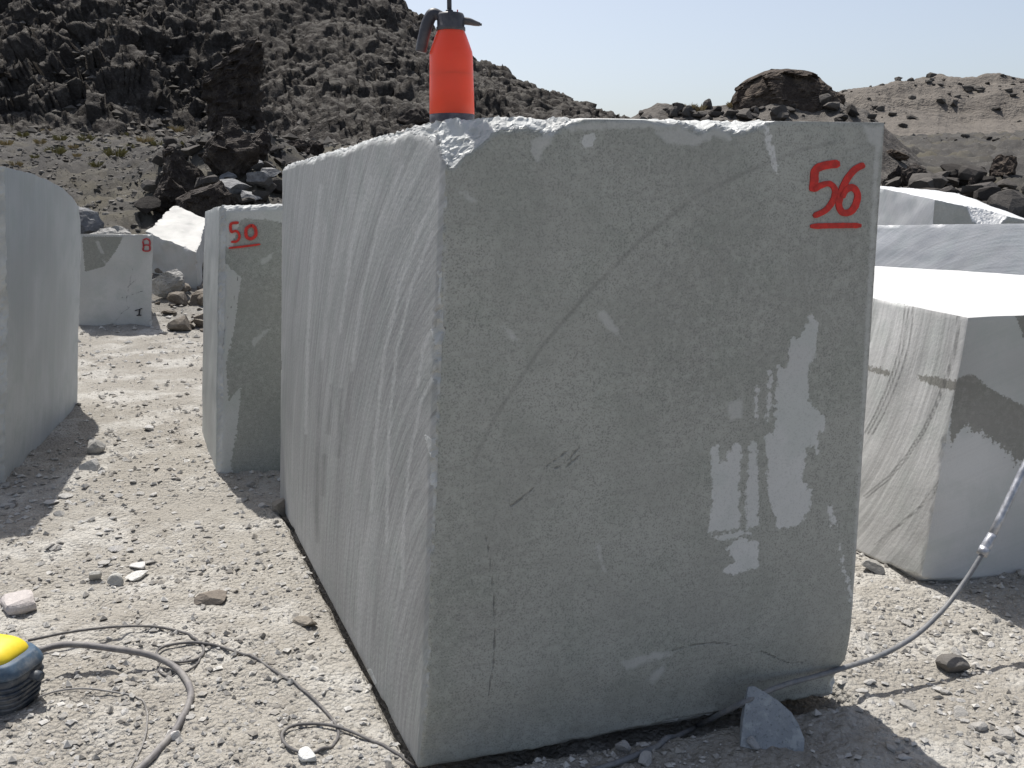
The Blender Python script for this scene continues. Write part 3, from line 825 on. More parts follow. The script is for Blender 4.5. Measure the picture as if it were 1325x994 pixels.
# ---- block 50
A = G(280, 616); A[2] = -0.02; Bp = A + np.array([1.05, 0.20, 0]); ld = np.array([-0.40, 0.916, 0]) * 0.95
AT50 = AT(285, 266, A[1]); BT50 = AT50 + np.array([1.05, 0.2, 0.02])
PL50 = Face(A, Bp, AT50, BT50)
def marks50(P, fid, names, at):
    x, y = proj(P); f = fid == 0; k = 0.004
    wet = [[(312,283),(345,284),(380,292),(400,640),(310,640),(298,600),(306,560),(312,500),(296,520),(292,470),(300,440),(306,400),(312,360),(296,345),(284,338),(284,318),(300,322),(305,300)],]
    d = np.full(len(P), -1e9)
    for pl in wet: d = np.maximum(d, poly_sdf(x, y, pl))
    at['wet'][f] = np.clip(d * k + 0.03 * fbm(x[f] * .05, y[f] * .05, 0, 3, 4).mean() if False else d * k, -0.3, 0.3)[f]
    pale = [[(336,338),(350,328),(356,326),(348,340),(338,344)], [(325,440),(345,425),(352,424),(338,438),(328,452)]]
    d = np.full(len(P), -1e9)
    for pl in pale: d = np.maximum(d, poly_sdf(x, y, pl))
    at['pale'][f] = np.clip(d * k, -0.3, 0.3)[f]
    cr = [[(308,355),(305,380),(295,410),(290,430),(286,470),(284,520)]]
    at['crk'][f] = np.clip(seg_dist(x, y, cr[0]) * k, 0, 1)[f]
blk, b_ = build_block('stone_block', M['b50'], [A, Bp, Bp + ld, A + ld, AT50, BT50, BT50 + ld - [0, 0, .05], AT50 + ld - [0, 0, .05]], 70, 60, 110, 5, marks=marks50, arcs={'left': (-.5, 1.5, .6)}, noise=0.006,
    bevels={'front_left': wob([(0,.02,.02),(.3,.03,.02),(.6,.05,.02),(.75,.06,.03),(.85,.02,.02),(1,.03,.03)], 6, 0.6, 12), 'front_top': wob([(0,.03,.02),(1,.03,.02)], 7, .7, 20)})
tag(blk, 'tall narrow greenish stone block with red number 50, left of the biggest block', 'stone block')
brush('painted_number', [([(309,288),(299,290),(299,301)], 3.6), ([(299,301),(306,299),(310,305),(307,312),(299,313)], 3.0), ([(326,291),(319,296),(319,306),(325,309),(331,304),(330,295),(325,291)], 4.2)], PL50, M['red'], blk, b_, seed=4, lift=0.008)
brush('painted_underline', [([(296,321),(315,319),(337,316)], 2.6)], PL50, M['red'], blk, b_, seed=9, lift=0.008)

# ---- left block (rounded shoulder)
A = G(4, 626); B_ = G(100, 524)
A[2] = B_[2] = -0.03
fd = (B_ - A)                                             # the face we see runs back
nl = np.array([-fd[1], fd[0], 0]); nl = nl / np.linalg.norm(nl) * 1.5
TA, TB = AT(4, 216, A[1]), AT(106, 222, B_[1])
def warpL(u, w, v, fid):
    # u runs back along the face; the top drops towards the far end in a curve
    d = np.interp(u, [0, .25, .5, .7, .85, .94, 1.0], [0.0, .012, .035, .065, .10, .135, .20])
    d = d + 0.004 * fbm(u * 9, 0 * u, 0, 3, 6)
    return u, w, v * (1 - d)
def marksL(P, fid, names, at):
    pass
blk, b_ = build_block('stone_block', M['bL'], [A, B_, B_ + nl, A + nl, TA, TB, TB + nl, TA + nl], 130, 50, 100, 7, arcs={'front': (-6, 0.5, 0.8), 'left': (0, 0, .3)}, warp=warpL, noise=0.006, marks=marksL,
    bevels={'front_left': wob([(0,.03,.02),(.3,.05,.03),(.45,.12,.05),(.6,.16,.07),(.7,.06,.03),(1,.03,.02)], 5, 0.4, 10)})
tag(blk, 'smooth bluish grey stone block with rounded sloping top at left edge', 'stone block')

# ---- distant block with red mark
A = G(102, 427); B_ = G(196, 426); A[2] = B_[2] = gz(A[0], A[1]) - 0.03
bk = np.array([-0.40, 0.85, 0])
TA, TB = AT(105, 303, A[1]), AT(198, 304, B_[1])
PL8 = Face(A, B_, TA, TB)
def marks8(P, fid, names, at):
    x, y = proj(P); f = fid == 0; k = 0.009
    d = poly_sdf(x, y, [(106,306),(160,306),(150,325),(135,345),(110,352)])
    at['wet'][f] = np.clip(d * k, -.3, .3)[f]
    d = np.full(len(P), 1e9)
    for pl in ([(172,345),(168,365),(164,385),(165,400)], [(158,385),(170,382),(186,376)], [(150,415),(158,405),(170,396)], [(165,372),(176,362)]): d = np.minimum(d, seg_dist(x, y, pl))
    at['crk'][f] = np.clip(d * k * 0.55, 0, 1)[f]
    d = np.full(len(P), -1e9)
    for pl in ([(122,310),(128,312),(136,330),(130,328)], [(128,332),(140,340),(138,344)]): d = np.maximum(d, poly_sdf(x, y, pl))
    at['pale'][f] = np.clip(d * k, -.3, .3)[f]
blk, b_ = build_block('stone_block', M['b8'], [A, B_, B_ + bk, A + bk, TA, TB, TB + bk - [0, 0, .05], TA + bk - [0, 0, .04]], 50, 40, 60, 9, marks=marks8, noise=0.012, chip=0.05)
tag(blk, 'small mottled stone block with red mark in its top right corner, far left', 'stone block')
brush('painted_mark', [([(185,312),(186,318),(185,324)], 1.8), ([(185,311),(190,309),(194,312),(194,318)], 1.8), ([(194,318),(190,317),(185,318)], 1.8), ([(194,318),(194,324),(189,325),(185,324)], 1.8)], PL8, M['redold'], blk, b_, seed=4, lift=0.014)
brush('ink_mark', [([(175,402),(178,401)], 1.2), ([(181,400),(180,408)], 1.4), ([(179,401),(184,399)], 1.2), ([(177,408),(183,408)], 1.2)], PL8, M['ink'], blk, b_, seed=2, lift=0.014)

# ---- right block
R0 = G(1190, 757); R0[2] = -0.02
TR0 = AT(1253, 411, R0[1] + 0.0)
Rr = R0 + np.array([1.9, 0.36, 0]); TRr = TR0 + np.array([1.75, 0.36, 0.02])
Rl = R0 + np.array([-0.42, 0.907, 0]) * 2.1; TRl = G(1140, 393, 1.09); 
dirl = (TRl - TR0) / np.linalg.norm(TRl - TR0); TRl = TR0 + dirl * 2.1; TRl[2] = 1.10
TBk = G(1330, 366, 1.09); TBk = TBk + np.array([0.9, -0.25, 0])
TRl2 = G(1140, 345, 1.09)
TRl = TRl2 + (TRl2 - TBk) * 0.9
def marksR(P, fid, names, at):
    x, y = proj(P); k = 0.003
    f = fid == 0
    d = poly_sdf(x, y, [(1236,492),(1250,484),(1262,487),(1285,505),(1325,525),(1400,560),(1400,640),(1345,625),(1334,590),(1326,622),(1318,588),(1311,605),(1305,575),(1297,592),(1291,566),(1283,578),(1276,556),(1268,572),(1262,548),(1254,566),(1250,545),(1240,560),(1232,582),(1228,560)])
    d = np.maximum(d, poly_sdf(x, y, [(1314,408),(1400,408),(1400,440),(1325,438)]))
    at['wet'][f] = np.clip(d * k, -.3, .3)[f]
    at['damp'][f] = sstep(560, 480, y + 14 * fbm(x * .05, y * .02, 0, 3, 3))[f]
    l = fid == 2
    d = poly_sdf(x, y, [(1185,484),(1212,488),(1240,494),(1238,506),(1215,502),(1190,492)])
    d = np.maximum(d, poly_sdf(x, y, [(1100,470),(1140,476),(1155,482),(1150,488),(1130,482)]))
    at['wet'][l] = np.clip(d * k, -.3, .3)[l]
    d = np.full(len(P), 1e9)
    dl = np.array([-0.42, 0.907, 0]); sL = (P - R0) @ dl; tL = 1.09 - P[:, 2]
    at['arc'][l] = np.stack([np.hypot(sL - 2.0, tL), np.arctan2(tL, sL - 2.0) * 2, np.ones(len(P))], 1)[l]
    for o in (0, 5, 11):
        d = np.minimum(d, seg_dist(x, y, [(1171 + o, 390),(1169 + o, 420),(1164 + o, 450),(1156 + o, 478),(1146 + o, 505),(1133 + o, 535),(1118 + o, 562)]))
    d = np.minimum(d, seg_dist(x, y, [(1246,560),(1225,610),(1190,655),(1150,690)]) + .3)
    d = np.minimum(d, seg_dist(x, y, [(1232,600),(1205,645),(1165,680),(1130,705)]) + .4)
    d = np.minimum(d, seg_dist(x, y, [(1239,405),(1236,440),(1229,470),(1220,497),(1208,528),(1194,556),(1172,590),(1148,618),(1118,642)]))
    d = np.minimum(d, seg_dist(x, y, [(1243,405),(1240,440),(1233,470),(1223,499),(1211,530),(1197,558),(1175,592),(1151,620),(1120,645)]) + .2)
    at['line'][l] = np.clip(d * k * 1.6, 0, 1)[l]
blk, b_ = build_block('stone_block', M['bR'], [R0, Rr, Rr + (TBk - TRr) * np.array([1, 1, 0]), Rl, TR0, TRr, TBk, TRl], 70, 260, 120, 11, marks=marksR, noise=0.006,
    arcs={'left': (1.6, -0.1, 1.0), 'front': (3, 9, .15)}, chip=0.015,
    bevels={'front_bottom': wob([(0,.06,.05),(.1,.03,.02),(1,.03,.02)], 3, .5, 10), 'left_bottom': wob([(0,.05,.05),(.2,.02,.02),(1,.02,.02)], 5, .5, 10)})
tag(blk, 'pale block with curved saw marks and wet stain dripping, right of biggest block', 'stone block')

# ---- block behind it, only its sawn face shows
A, B_ = AT(1085, 292, 7.3), AT(1420, 288, 6.2)
gA, gB = A * [1, 1, 0] + [-.31, -.38, 0], B_ * [1, 1, 0] + [-.31, -.38, 0]; gA[2] = gB[2] = -0.02
bk = np.array([0.6, 0.78, 0]); bkt = bk + np.array([0, 0, -0.10])
blk, b_ = build_block('stone_block', M['bR2'], [gA, gB, gB + bk, gA + bk, A, B_, B_ + bkt, A + bkt], 130, 40, 90, 13, arcs={'front': (1.35, 1.3, 1.0)}, noise=0.008, chip=0.03)
tag(blk, 'grey stone block with concentric saw arcs behind the wet stained pale block', 'stone block')
# ---- farthest block on the right, broken corner
Nn, Lc, Rc, Bc = AT(1210, 258, 8.6), AT(1112, 238, 9.6), AT(1350, 291, 9.3), AT(1236, 249, 10.9)
gn = lambda p: np.array([p[0], p[1], gz(p[0], p[1]) - 0.05])
blk, b_ = build_block('stone_block', M['bR2'], [gn(Nn), gn(Rc), gn(Bc), gn(Lc), Nn, Rc, Bc, Lc], 90, 70, 60, 15, arcs={'left': (-1.5, 1.2, .5)}, noise=0.012, chip=0.03, marks=lambda P, fid, names, at: at['wet'].__setitem__(fid == 0, 0.3),  # wet mask only darkens the whole near face evenly, no water film
    bevels={'front_top': wob([(0,.01,.01),(.28,.01,.015),(.34,.10,.14),(.42,.18,.22),(.55,.16,.20),(.62,.08,.06),(.66,.01,.01),(1,.01,.01)], 5, 0.25, 18)})
tag(blk, 'farthest stone block on the right with a broken notch under its white top', 'stone block')

# ---- rough quarried pieces behind
def rock_at(name, mat, px, py, wpx, hpx, seed, label, cat, dist=None, group=None, depth=0.8, sub=4, rough=0.06, cuts=10, sink=0.1, tilt=(0, 0), rot=None, smooth=False):
    p = hit(px, py) if dist is None else AT(px, py, dist)
    if dist is not None: p[2] = min(p[2], tz(p[0], p[1]))
    k = p[1] / F * 1.03
    o = rock(name, mat, p, (wpx * k, wpx * k * depth, hpx * k * (1 + sink)), seed, sub, rot if rot is not None else random.uniform(-.4, .4), sink, cuts, rough, tilt, smooth)
    return tag(o, label, cat, group)
def wedge():
    y0, y1 = 11.6, 13.6
    a, b, c_, d_ = AT(188, 300, y0 + .5), AT(254, 326, y0), AT(268, 283, y1), AT(226, 266, y1 + .4)
    g = lambda p, dx=0: np.array([p[0] + dx, p[1], min(p[2] - 0.25, gz(p[0], p[1]) - 0.1)])
    o, _ = build_block('pale_boulder', M['bW'], [g(a, .05), g(b), g(c_), g(d_), a, b, c_, d_], 50, 50, 30, 23, noise=0.035, chip=0.08)
    tag(o, 'bright white quarried boulder with sloping top behind the narrow number 50 block', 'boulder')
M['bW'] = stone_mat('rough_white_stone', (0.46, 0.45, 0.425), contrast=0.3, broken=(0.50, 0.49, 0.47))
wedge()
rock_at('rough_boulder', M['greyblock'], 140, 320, 74, 48, 37, 'rough grey pointed boulder behind the small mottled block', 'boulder', 12.6, sub=5, rough=0.05)
rock_at('rough_boulder', M['greyblock'], 217, 352, 46, 36, 44, 'rounded grey boulder right behind the small mottled block', 'boulder', 11.2, sub=4, rough=0.06)
rock_at('split_boulder', M['slab'], 115, 292, 38, 44, 52, 'dark grey boulder with pale split face beside the rounded left block', 'boulder', 14.0, sub=4, rough=0.05)

# ---- dark outcrop
o = loft('rock_pillar', M['darkrock'], [(262, 338, 188), (266, 334, 165), (263, 327, 140), (264, 325, 115), (268, 329, 98), (282, 330, 82), (298, 331, 64), (315, 331, 50), (326, 331, 45)], 22.0, 1.0, 71, 0.22, sink=0.6)
tag(o, 'tall dark rock pillar standing on the rocky bank', 'rock pillar')
dark = [(300, 222, 76, 68, 22.0, 'broad dark boulder under the tall rock pillar'), (245, 248, 60, 52, 21.0, 'dark jagged boulder stepping down left of the pillar foot'),
        (218, 270, 50, 42, 20.0, 'dark craggy boulder low on the bank behind the white boulder'), (262, 282, 80, 48, 19.0, 'dark brown rock mass above the bright white boulder'),
        (332, 208, 50, 40, 22.5, 'dark boulder on the right of the pillar foot'), (228, 222, 34, 28, 22.5, 'dark split boulder left of the pillar with a pale top'),
        (404, 200, 30, 18, 24.0, 'small black boulder behind the top of the narrow block'), (385, 196, 34, 14, 24.0, 'flat black rock lying near the small black boulder')]
for i, (px, py, w, h, D, lb) in enumerate(dark):
    rock_at('dark_boulder', M['darkrock'], px, py, w, h, 80 + i * 3, lb, 'boulder', None, sub=5 if w > 45 else 4, rough=0.08, cuts=14, sink=0.25)
slabs = [(300, 254, 36, 20, 17.5, 'pale grey flat slab, left one above the number 50 block'), (342, 246, 38, 26, 17.5, 'large pale grey slab tilted above the number 50 block'),
         (326, 262, 32, 12, 16.5, 'low grey slab right above the number 50 block'), (330, 222, 26, 14, 19.5, 'small angular grey slab below the pillar'),
         (352, 232, 24, 12, 19.0, 'small grey slab between the tilted slab and the big block'), (296, 236, 24, 10, 19.0, 'thin grey slab below the dark boulder')]
for i, (px, py, w, h, D, lb) in enumerate(slabs):
    rock_at('rock_slab', M['slab'], px, py, w, h, 140 + i * 5, lb, 'rock slab', None, sub=4, rough=0.02, cuts=12, depth=1.0, tilt=(0.25, random.uniform(-.2, .2)))

# ---- boulders on the right skyline
o = loft('boulder', M['boulder'], [(952, 1102, 166), (956, 1098, 150), (960, 1092, 135), (966, 1084, 120), (974, 1074, 108), (986, 1062, 97), (1004, 1046, 89), (1015, 1034, 86)], 25.0, 2.0, 91, 0.13, 90, 80, sink=0.9)
tag(o, 'big rounded brown boulder on the skyline behind the biggest block', 'boulder')
rr = [(1186, 246, 48, 34, 'dark boulder standing on rubble above the farthest right block'), (1158, 244, 34, 28, 'dark boulder at the right edge of the biggest block top'),
      (1300, 226, 34, 24, 'brown boulder beside the pale track on the right'), (1078, 136, 28, 18, 'small grey boulder right of the big skyline boulder'),
      (1256, 246, 10, 14, 'small dark upright rock near the pale track'), (1160, 206, 30, 12, 'brownish flat boulder on the slope right of the biggest block'), (536, 166, 44, 26, 'dark boulder behind the orange sprayer on the mountain foot')]
for i, (px, py, w, h, lb) in enumerate(rr):
    rock_at('dark_boulder', M['darkrock'] if i in (0, 1, 4, 6) else M['boulder'], px, py, w, h, 170 + i * 7, lb, 'boulder', None, sub=4, rough=0.12, sink=0.2)

# ---- pale track
def build_track():
    near = [(1400, 24), (1330, 27), (1270, 30), (1215, 38), (1170, 50)]; far = [(1400, 30), (1330, 33), (1270, 39), (1200, 56), (1160, 66)]
    ps = lambda l: smooth_path([np.array([ray(x, 230)[0] / ray(x, 230)[1] * d, d]) for x, d in l], 12)
    N_, F_ = ps(near), ps(far)
    V = np.array([N_ + (F_ - N_) * t for t in np.linspace(0, 1, 24)])
    x, y = V[..., 0], V[..., 1]
    z = gbase(x, y) + 0.16 + 0.10 * fbm(x * .5, y * .5, 0, 3, 7)
    m = mesh_np('dirt_track', np.dstack([x, y, z]).reshape(-1, 3), grid_quads(*x.shape), True)
    struct(link('dirt_track', m, plain('track_dust', (0.21, 0.198, 0.178), 0.95, spec=0.1, vary=0.25, scale=0.8)))
build_track()

# ------------------------------------------------------------------ hand sprayer
def lathe(name, prof, mat, parent, n=48, loc=(0, 0, 0), smooth=True):
    prof = np.array(prof, float); th = np.linspace(0, 2 * np.pi, n, endpoint=False)
    V = np.stack([prof[:, :1] * np.cos(th), prof[:, :1] * np.sin(th), np.broadcast_to(prof[:, 1:], (len(prof), n))], -1).reshape(-1, 3)
    i, j = np.meshgrid(np.arange(len(prof) - 1), np.arange(n), indexing='ij'); i, j = i.ravel(), j.ravel(); k = (j + 1) % n
    Q = np.stack([i * n + j, i * n + k, (i + 1) * n + k, (i + 1) * n + j], 1)
    return link(name, mesh_np(name, V, Q, smooth), mat, parent, loc)
def tube(name, pts, rad, mat, parent=None, n=12, base=None, smooth_n=6, caps=True, closed=False):
    P = smooth_path(pts, smooth_n) if smooth_n > 1 else np.array(pts, float)
    r = np.interp(np.linspace(0, 1, len(P)), np.linspace(0, 1, len(np.atleast_1d(rad))), np.atleast_1d(rad)) if np.ndim(rad) else np.full(len(P), rad)
    T = np.gradient(P, axis=0); T /= np.maximum(np.linalg.norm(T, axis=1, keepdims=True), 1e-9)
    up = np.array([0, 0, 1.0]) if abs(T[0][2]) < 0.9 else np.array([1.0, 0, 0])
    V = []
    s = np.cross(T[0], up); s /= np.linalg.norm(s)
    th = np.linspace(0, 2 * np.pi, n, endpoint=False)
    for i in range(len(P)):
        s = s - T[i] * (s @ T[i]); s /= np.linalg.norm(s); b = np.cross(T[i], s)
        V.append(P[i] + r[i] * (np.cos(th)[:, None] * s + np.sin(th)[:, None] * b))
    V = np.concatenate(V)
    i, j = np.meshgrid(np.arange(len(P) - 1), np.arange(n), indexing='ij'); i, j = i.ravel(), j.ravel(); k = (j + 1) % n
    Q = np.stack([i * n + j, i * n + k, (i + 1) * n + k, (i + 1) * n + j], 1)
    c0, c1 = len(V), len(V) + 1
    V = np.vstack([V, P[0], P[-1]])
    e = (len(P) - 1) * n
    jj = np.arange(n)
    # quads degenerate-free caps: pair neighbouring triangles
    caps_q = [(c0, (a + 1) % n, a, (a - 1) % n) for a in range(0, n, 2)] + [(c1, e + (a - 1) % n, e + a, e + (a + 1) % n) for a in range(0, n, 2)]
    Q = np.vstack([Q, np.array(caps_q)])
    base = P[0] if base is None else np.asarray(base, float)
    o = link(name, mesh_np(name, V - base, Q, True), mat, parent)
    if parent is None: o.location = base
    return o
def bevel_box(name, dims, mat, parent, loc=(0, 0, 0), rot=(0, 0, 0), bev=0.01, seg=3, taper=1.0):
    bm = bmesh.new(); bmesh.ops.create_cube(bm, size=1)
    for v in bm.verts:
        k = taper if v.co.z < 0 else 1.0
        v.co = Vector((v.co.x * dims[0] * k, v.co.y * dims[1] * k, v.co.z * dims[2]))
    bmesh.ops.bevel(bm, geom=bm.edges[:], offset=bev, segments=seg, affect='EDGES', profile=0.6)
    m = bpy.data.meshes.new(name); bm.to_mesh(m); bm.free()
    for p in m.polygons: p.use_smooth = True
    o = link(name, m, mat, parent, loc); o.rotation_euler = rot
    return o
M['orange'] = plain('orange_plastic', (0.90, 0.085, 0.030), 0.36, vary=0.03, scale=12, bump=0.02, spec=0.5)
_b = [q for q in M['orange'].node_tree.nodes if q.type == 'BSDF_PRINCIPLED'][0]
_b.inputs['Subsurface Weight'].default_value = 0.6
_b.inputs['Subsurface Radius'].default_value = (1.0, 0.25, 0.1)
_b.inputs['Subsurface Scale'].default_value = 0.05
M['grey_plastic'] = plain('dark_plastic', (0.045, 0.045, 0.055), 0.5, vary=0.15, bump=0.05, dusty=0.15)
M['white_dust_plastic'] = plain('dusty_base_plastic', (0.075, 0.07, 0.085), 0.6, vary=0.3, scale=60, dusty=0.3)
sp = AT(585, 158, 2.35)
sp[2] = T_FL[2] + (T_LF[2] - T_FL[2]) * (2.35 - FL[1]) / (LF[1] - FL[1]) + 0.004
R = empty('hand_sprayer', sp)
tag(R, 'orange hand pump sprayer with dark grey handle standing on the biggest block', 'sprayer')
k = 2.35 / F * 1.01
r0 = 27.5 * k
k *= 0.925
lathe('base_band', [(0, 0), (r0 * .97, 0), (r0 * 1.0, .004), (r0 * 1.0, 12 * k), (r0 * .97, 12.5 * k)], M['white_dust_plastic'], R)
body = lathe('bottle', [(r0 * .985, 11.6 * k), (r0 * 1.005, 13.5 * k), (r0 * .985, 45 * k), (r0 * .96, 75 * k), (r0 * .955, 86 * k), (r0 * .93, 91 * k), (r0 * .80, 102 * k), (r0 * .66, 113 * k), (r0 * .60, 117 * k)], M['orange'], R, 64)
lathe('seam', [(r0 * .972, 62 * k), (r0 * .978, 62.5 * k), (r0 * .972, 63 * k)], M['orange'], body)
hd = lathe('pump_head', [(r0 * .58, 116 * k), (r0 * .64, 117 * k), (r0 * .64, 121 * k), (r0 * .60, 122 * k), (r0 * .60, 135 * k), (r0 * .55, 138 * k), (r0 * .2, 138.6 * k), (0, 138.6 * k)], M['grey_plastic'], R, 40)
zc = 129 * k
gp = [(-.2, 3), (-.5, 7), (-.80, 8), (-1.02, -3), (-1.18, -18), (-1.28, -30), (-1.34, -38)]
tube('grip', [np.array([r0 * a, 0, zc + b * k]) for a, b in gp], [5 * k, 6.5 * k, 8 * k, 8 * k, 7.5 * k, 7.5 * k, 7 * k], M['grey_plastic'], R, 12, base=(0, 0, 0))
nz_ = tube('nozzle', [np.array([r0 * .4, 0, zc + 1 * k]), np.array([r0 * .8, 0, zc - .5 * k]), np.array([r0 * 1.05, 0, zc - 2.5 * k]), np.array([r0 * 1.28, 0, zc - 4 * k])], [5 * k, 4.6 * k, 3.6 * k, 2.4 * k], M['grey_plastic'], R, 12, base=(0, 0, 0))
tube('nozzle_tip', [np.array([r0 * 1.26, 0, zc - 3.9 * k]), np.array([r0 * 1.36, 0, zc - 4.4 * k])], 1.6 * k, M['grey_plastic'], nz_, 8, base=(0, 0, 0), smooth_n=2)
rodo = tube('pump_rod', [np.array([-1.5 * k, 0, 138 * k]), np.array([-1.5 * k, 0, 160 * k]), np.array([-1.5 * k, 0, 185 * k])], 3.1 * k, M['grey_plastic'], R, 14, base=(0, 0, 0), smooth_n=2)
lathe('rod_collar', [(0, 137 * k), (5 * k, 137.5 * k), (5 * k, 142 * k), (3.2 * k, 143 * k)], M['grey_plastic'], R, 20, loc=(-1.5 * k, 0, 0))
lathe('pump_knob', [(0, 184 * k), (12 * k, 184 * k), (14 * k, 187 * k), (14 * k, 192 * k), (11 * k, 196 * k), (0, 197 * k)], M['grey_plastic'], rodo, 24, loc=(-1.5 * k, 0, 0))
tube('relief_pin', [np.array([9 * k, 0, 137 * k]), np.array([9 * k, 0, 143 * k])], 0.8 * k, M['red'], R, 8, base=(0, 0, 0), smooth_n=2)

# ------------------------------------------------------------------ slate shard leaning on the block
def shard():
    pts = [(968, 889), (976, 888), (987, 894), (1006, 906), (1024, 922), (1034, 938), (1041, 956), (1039, 981), (1022, 980), (998, 972), (972, 969), (958, 966), (962, 930)]
    p0 = G(1000, 975); p1 = G(1040, 976)
    b0 = np.array([0, -0.55, 0.835])                     # its face leans back towards the block
    pl = (np.array([p0[0], p0[1], gz(p0[0], p0[1])]), np.array([-0.05, -0.88, 0.47]) / np.linalg.norm([-0.05, -0.88, 0.47]))
    bm = bmesh.new()
    f = [bm.verts.new(on_plane(x, y, pl)) for x, y in pts]
    th = pl[1] * 0.022
    g = [bm.verts.new(Vector(v.co) - Vector(th) + Vector((random.uniform(-.004, .004), 0, random.uniform(-.004, .004)))) for v in f]
    bm.faces.new(f); bm.faces.new(g[::-1])
    for i in range(len(f)):
        j = (i + 1) % len(f); bm.faces.new((f[j], f[i], g[i], g[j]))
    bmesh.ops.recalc_face_normals(bm, faces=bm.faces[:])
    bmesh.ops.triangulate(bm, faces=[x for x in bm.faces if len(x.verts) > 4])
    bmesh.ops.subdivide_edges(bm, edges=bm.edges[:], cuts=3, use_grid_fill=True)
    for v in bm.verts:
        n = float(fbm(np.array([v.co.x * 22]), np.array([v.co.y * 22]), np.array([v.co.z * 22]), 3, 6)[0])
        v.co += Vector(pl[1]) * 0.006 * n
    base = Vector((p0[0], p0[1], pl[0][2]))
    for v in bm.verts: v.co -= base
    m = bpy.data.meshes.new('slate_shard'); bm.to_mesh(m); bm.free()
    o = link('stone_shard', m, M['slate'], None, base)
    tag(o, 'flat blue grey stone shard leaning on the foot of the biggest block', 'stone shard')
shard()

# ------------------------------------------------------------------ cables and hose
M['cable'] = plain('grey_cable', (0.17, 0.16, 0.16), 0.65, vary=0.2, scale=40, dusty=0.5)
M['cord'] = plain('dark_cord', (0.10, 0.095, 0.095), 0.7, vary=0.2, scale=60, dusty=0.35)
M['wire'] = plain('thin_wire', (0.20, 0.19, 0.18), 0.6, vary=0.2, scale=60, dusty=0.5)
M['hose'] = plain('grey_hose', (0.15, 0.155, 0.165), 0.55, vary=0.2, scale=50, dusty=0.35)
M['steel'] = plain('steel_tube', (0.42, 0.43, 0.46), 0.42, 0.7, vary=0.25, scale=40, dusty=0.25)
def gpath(pts, rad, zs=None):
    """points px on the ground (optionally lifted)"""
    out = []
    for i, (x, y) in enumerate(pts):
        z = rad * 0.8 + (zs[i] if zs else 0)
        p = G(x, y, z)
        for _ in range(2): p = G(x, y, gz(p[0], p[1]) + z)
        out.append(p)
    P = smooth_path(out, 6)
    P[:, 2] = np.maximum(P[:, 2], gh(P[:, 0], P[:, 1]) + rad * 0.55)
    return list(P)
A_ = [(50, 842), (72, 836), (100, 834), (150, 840), (195, 848), (226, 863), (243, 883), (246, 906), (228, 943), (198, 978), (170, 1005), (150, 1030)]
tag(tube('power_cable', gpath(A_, .0105, [.085, .085, .08, .065, .04, .012, 0, 0, 0, 0, 0, 0]), .0105, M['cable'], n=14, smooth_n=1), 'thick grey cable curving from the blue motor housing to the bottom edge', 'cable')
B2 = [(36, 829), (90, 818), (150, 811), (200, 811), (238, 819), (256, 830), (264, 843), (254, 853), (228, 857), (207, 851), (204, 842), (222, 834), (262, 832), (310, 845), (350, 865), (396, 896), (426, 926), (438, 948), (428, 968), (400, 975), (374, 967), (365, 950), (384, 938), (430, 939), (480, 958), (525, 985), (548, 1004)]
zs = [.05, .045, .03, .01, .004, .002, 0, 0, .006, .01, .012, .008, .006, .004] + [0] * 5 + [0, .004, .006, .01, .008] + [0, 0, 0]
tag(tube('extension_cord', gpath(B2, .005, zs), .0048, M['cord'], n=10, smooth_n=1), 'thin dark cord looping across the ground from blue motor housing to biggest block', 'cord')
D2 = [(50, 902), (75, 894), (110, 891), (150, 896), (178, 903), (190, 920), (190, 940), (184, 965), (168, 995), (160, 1015)]
tag(tube('thin_wire', gpath(D2, .0032, [.05, .035, .02, .01, 0, 0, 0, 0, 0, 0]), .0032, M['wire'], n=8, smooth_n=1), 'thinnest wire bending beside the thick cable near the bottom edge', 'wire')
E2 = [(262, 846), (256, 858), (243, 868), (222, 876), (207, 870), (205, 861), (214, 853)]  # thin dark loop on the ground beside the cable bend
tag(tube('dark_loop', gpath(E2, .004, None), .0036, M['cord'], n=8, smooth_n=1), 'small thin dark loop lying beside the thick cable bend', 'cord')
# wash hose with lance
hp = gpath([(700, 1010), (770, 996), (840, 970), (905, 938)], .008)
hp += [AT(960, 910, 2.28), AT(1010, 888, 2.36), AT(1060, 874, 2.43), AT(1096, 863, 2.50), AT(1140, 848, 2.58), AT(1185, 822, 2.66), AT(1222, 787, 2.73), AT(1250, 750, 2.79), AT(1268, 722, 2.82), AT(1273, 713, 2.83)]
L = empty('wash_lance', hp[0])
tag(L, 'grey hose with steel lance rising at the right in front of the stained block', 'hose')
tube('hose', hp, .0082, M['hose'], L, 12, base=hp[0])
c0, c1, c2, c3 = AT(1271, 716, 2.83), AT(1277, 705, 2.84), AT(1284, 692, 2.855), AT(1345, 565, 2.98)
fit = tube('coupling', [c0, c1, c2], [.0150, .0190, .0165], M['steel'], L, 6, base=hp[0], smooth_n=3)
fit2 = tube('coupling_nut', [AT(1270, 718, 2.828), AT(1275, 709, 2.836)], .0205, M['steel'], L, 6, base=hp[0], smooth_n=2)
tube('lance_tube', [c2, (c2 + c3) / 2, c3], .0135, M['steel'], L, 14, base=hp[0], smooth_n=3)

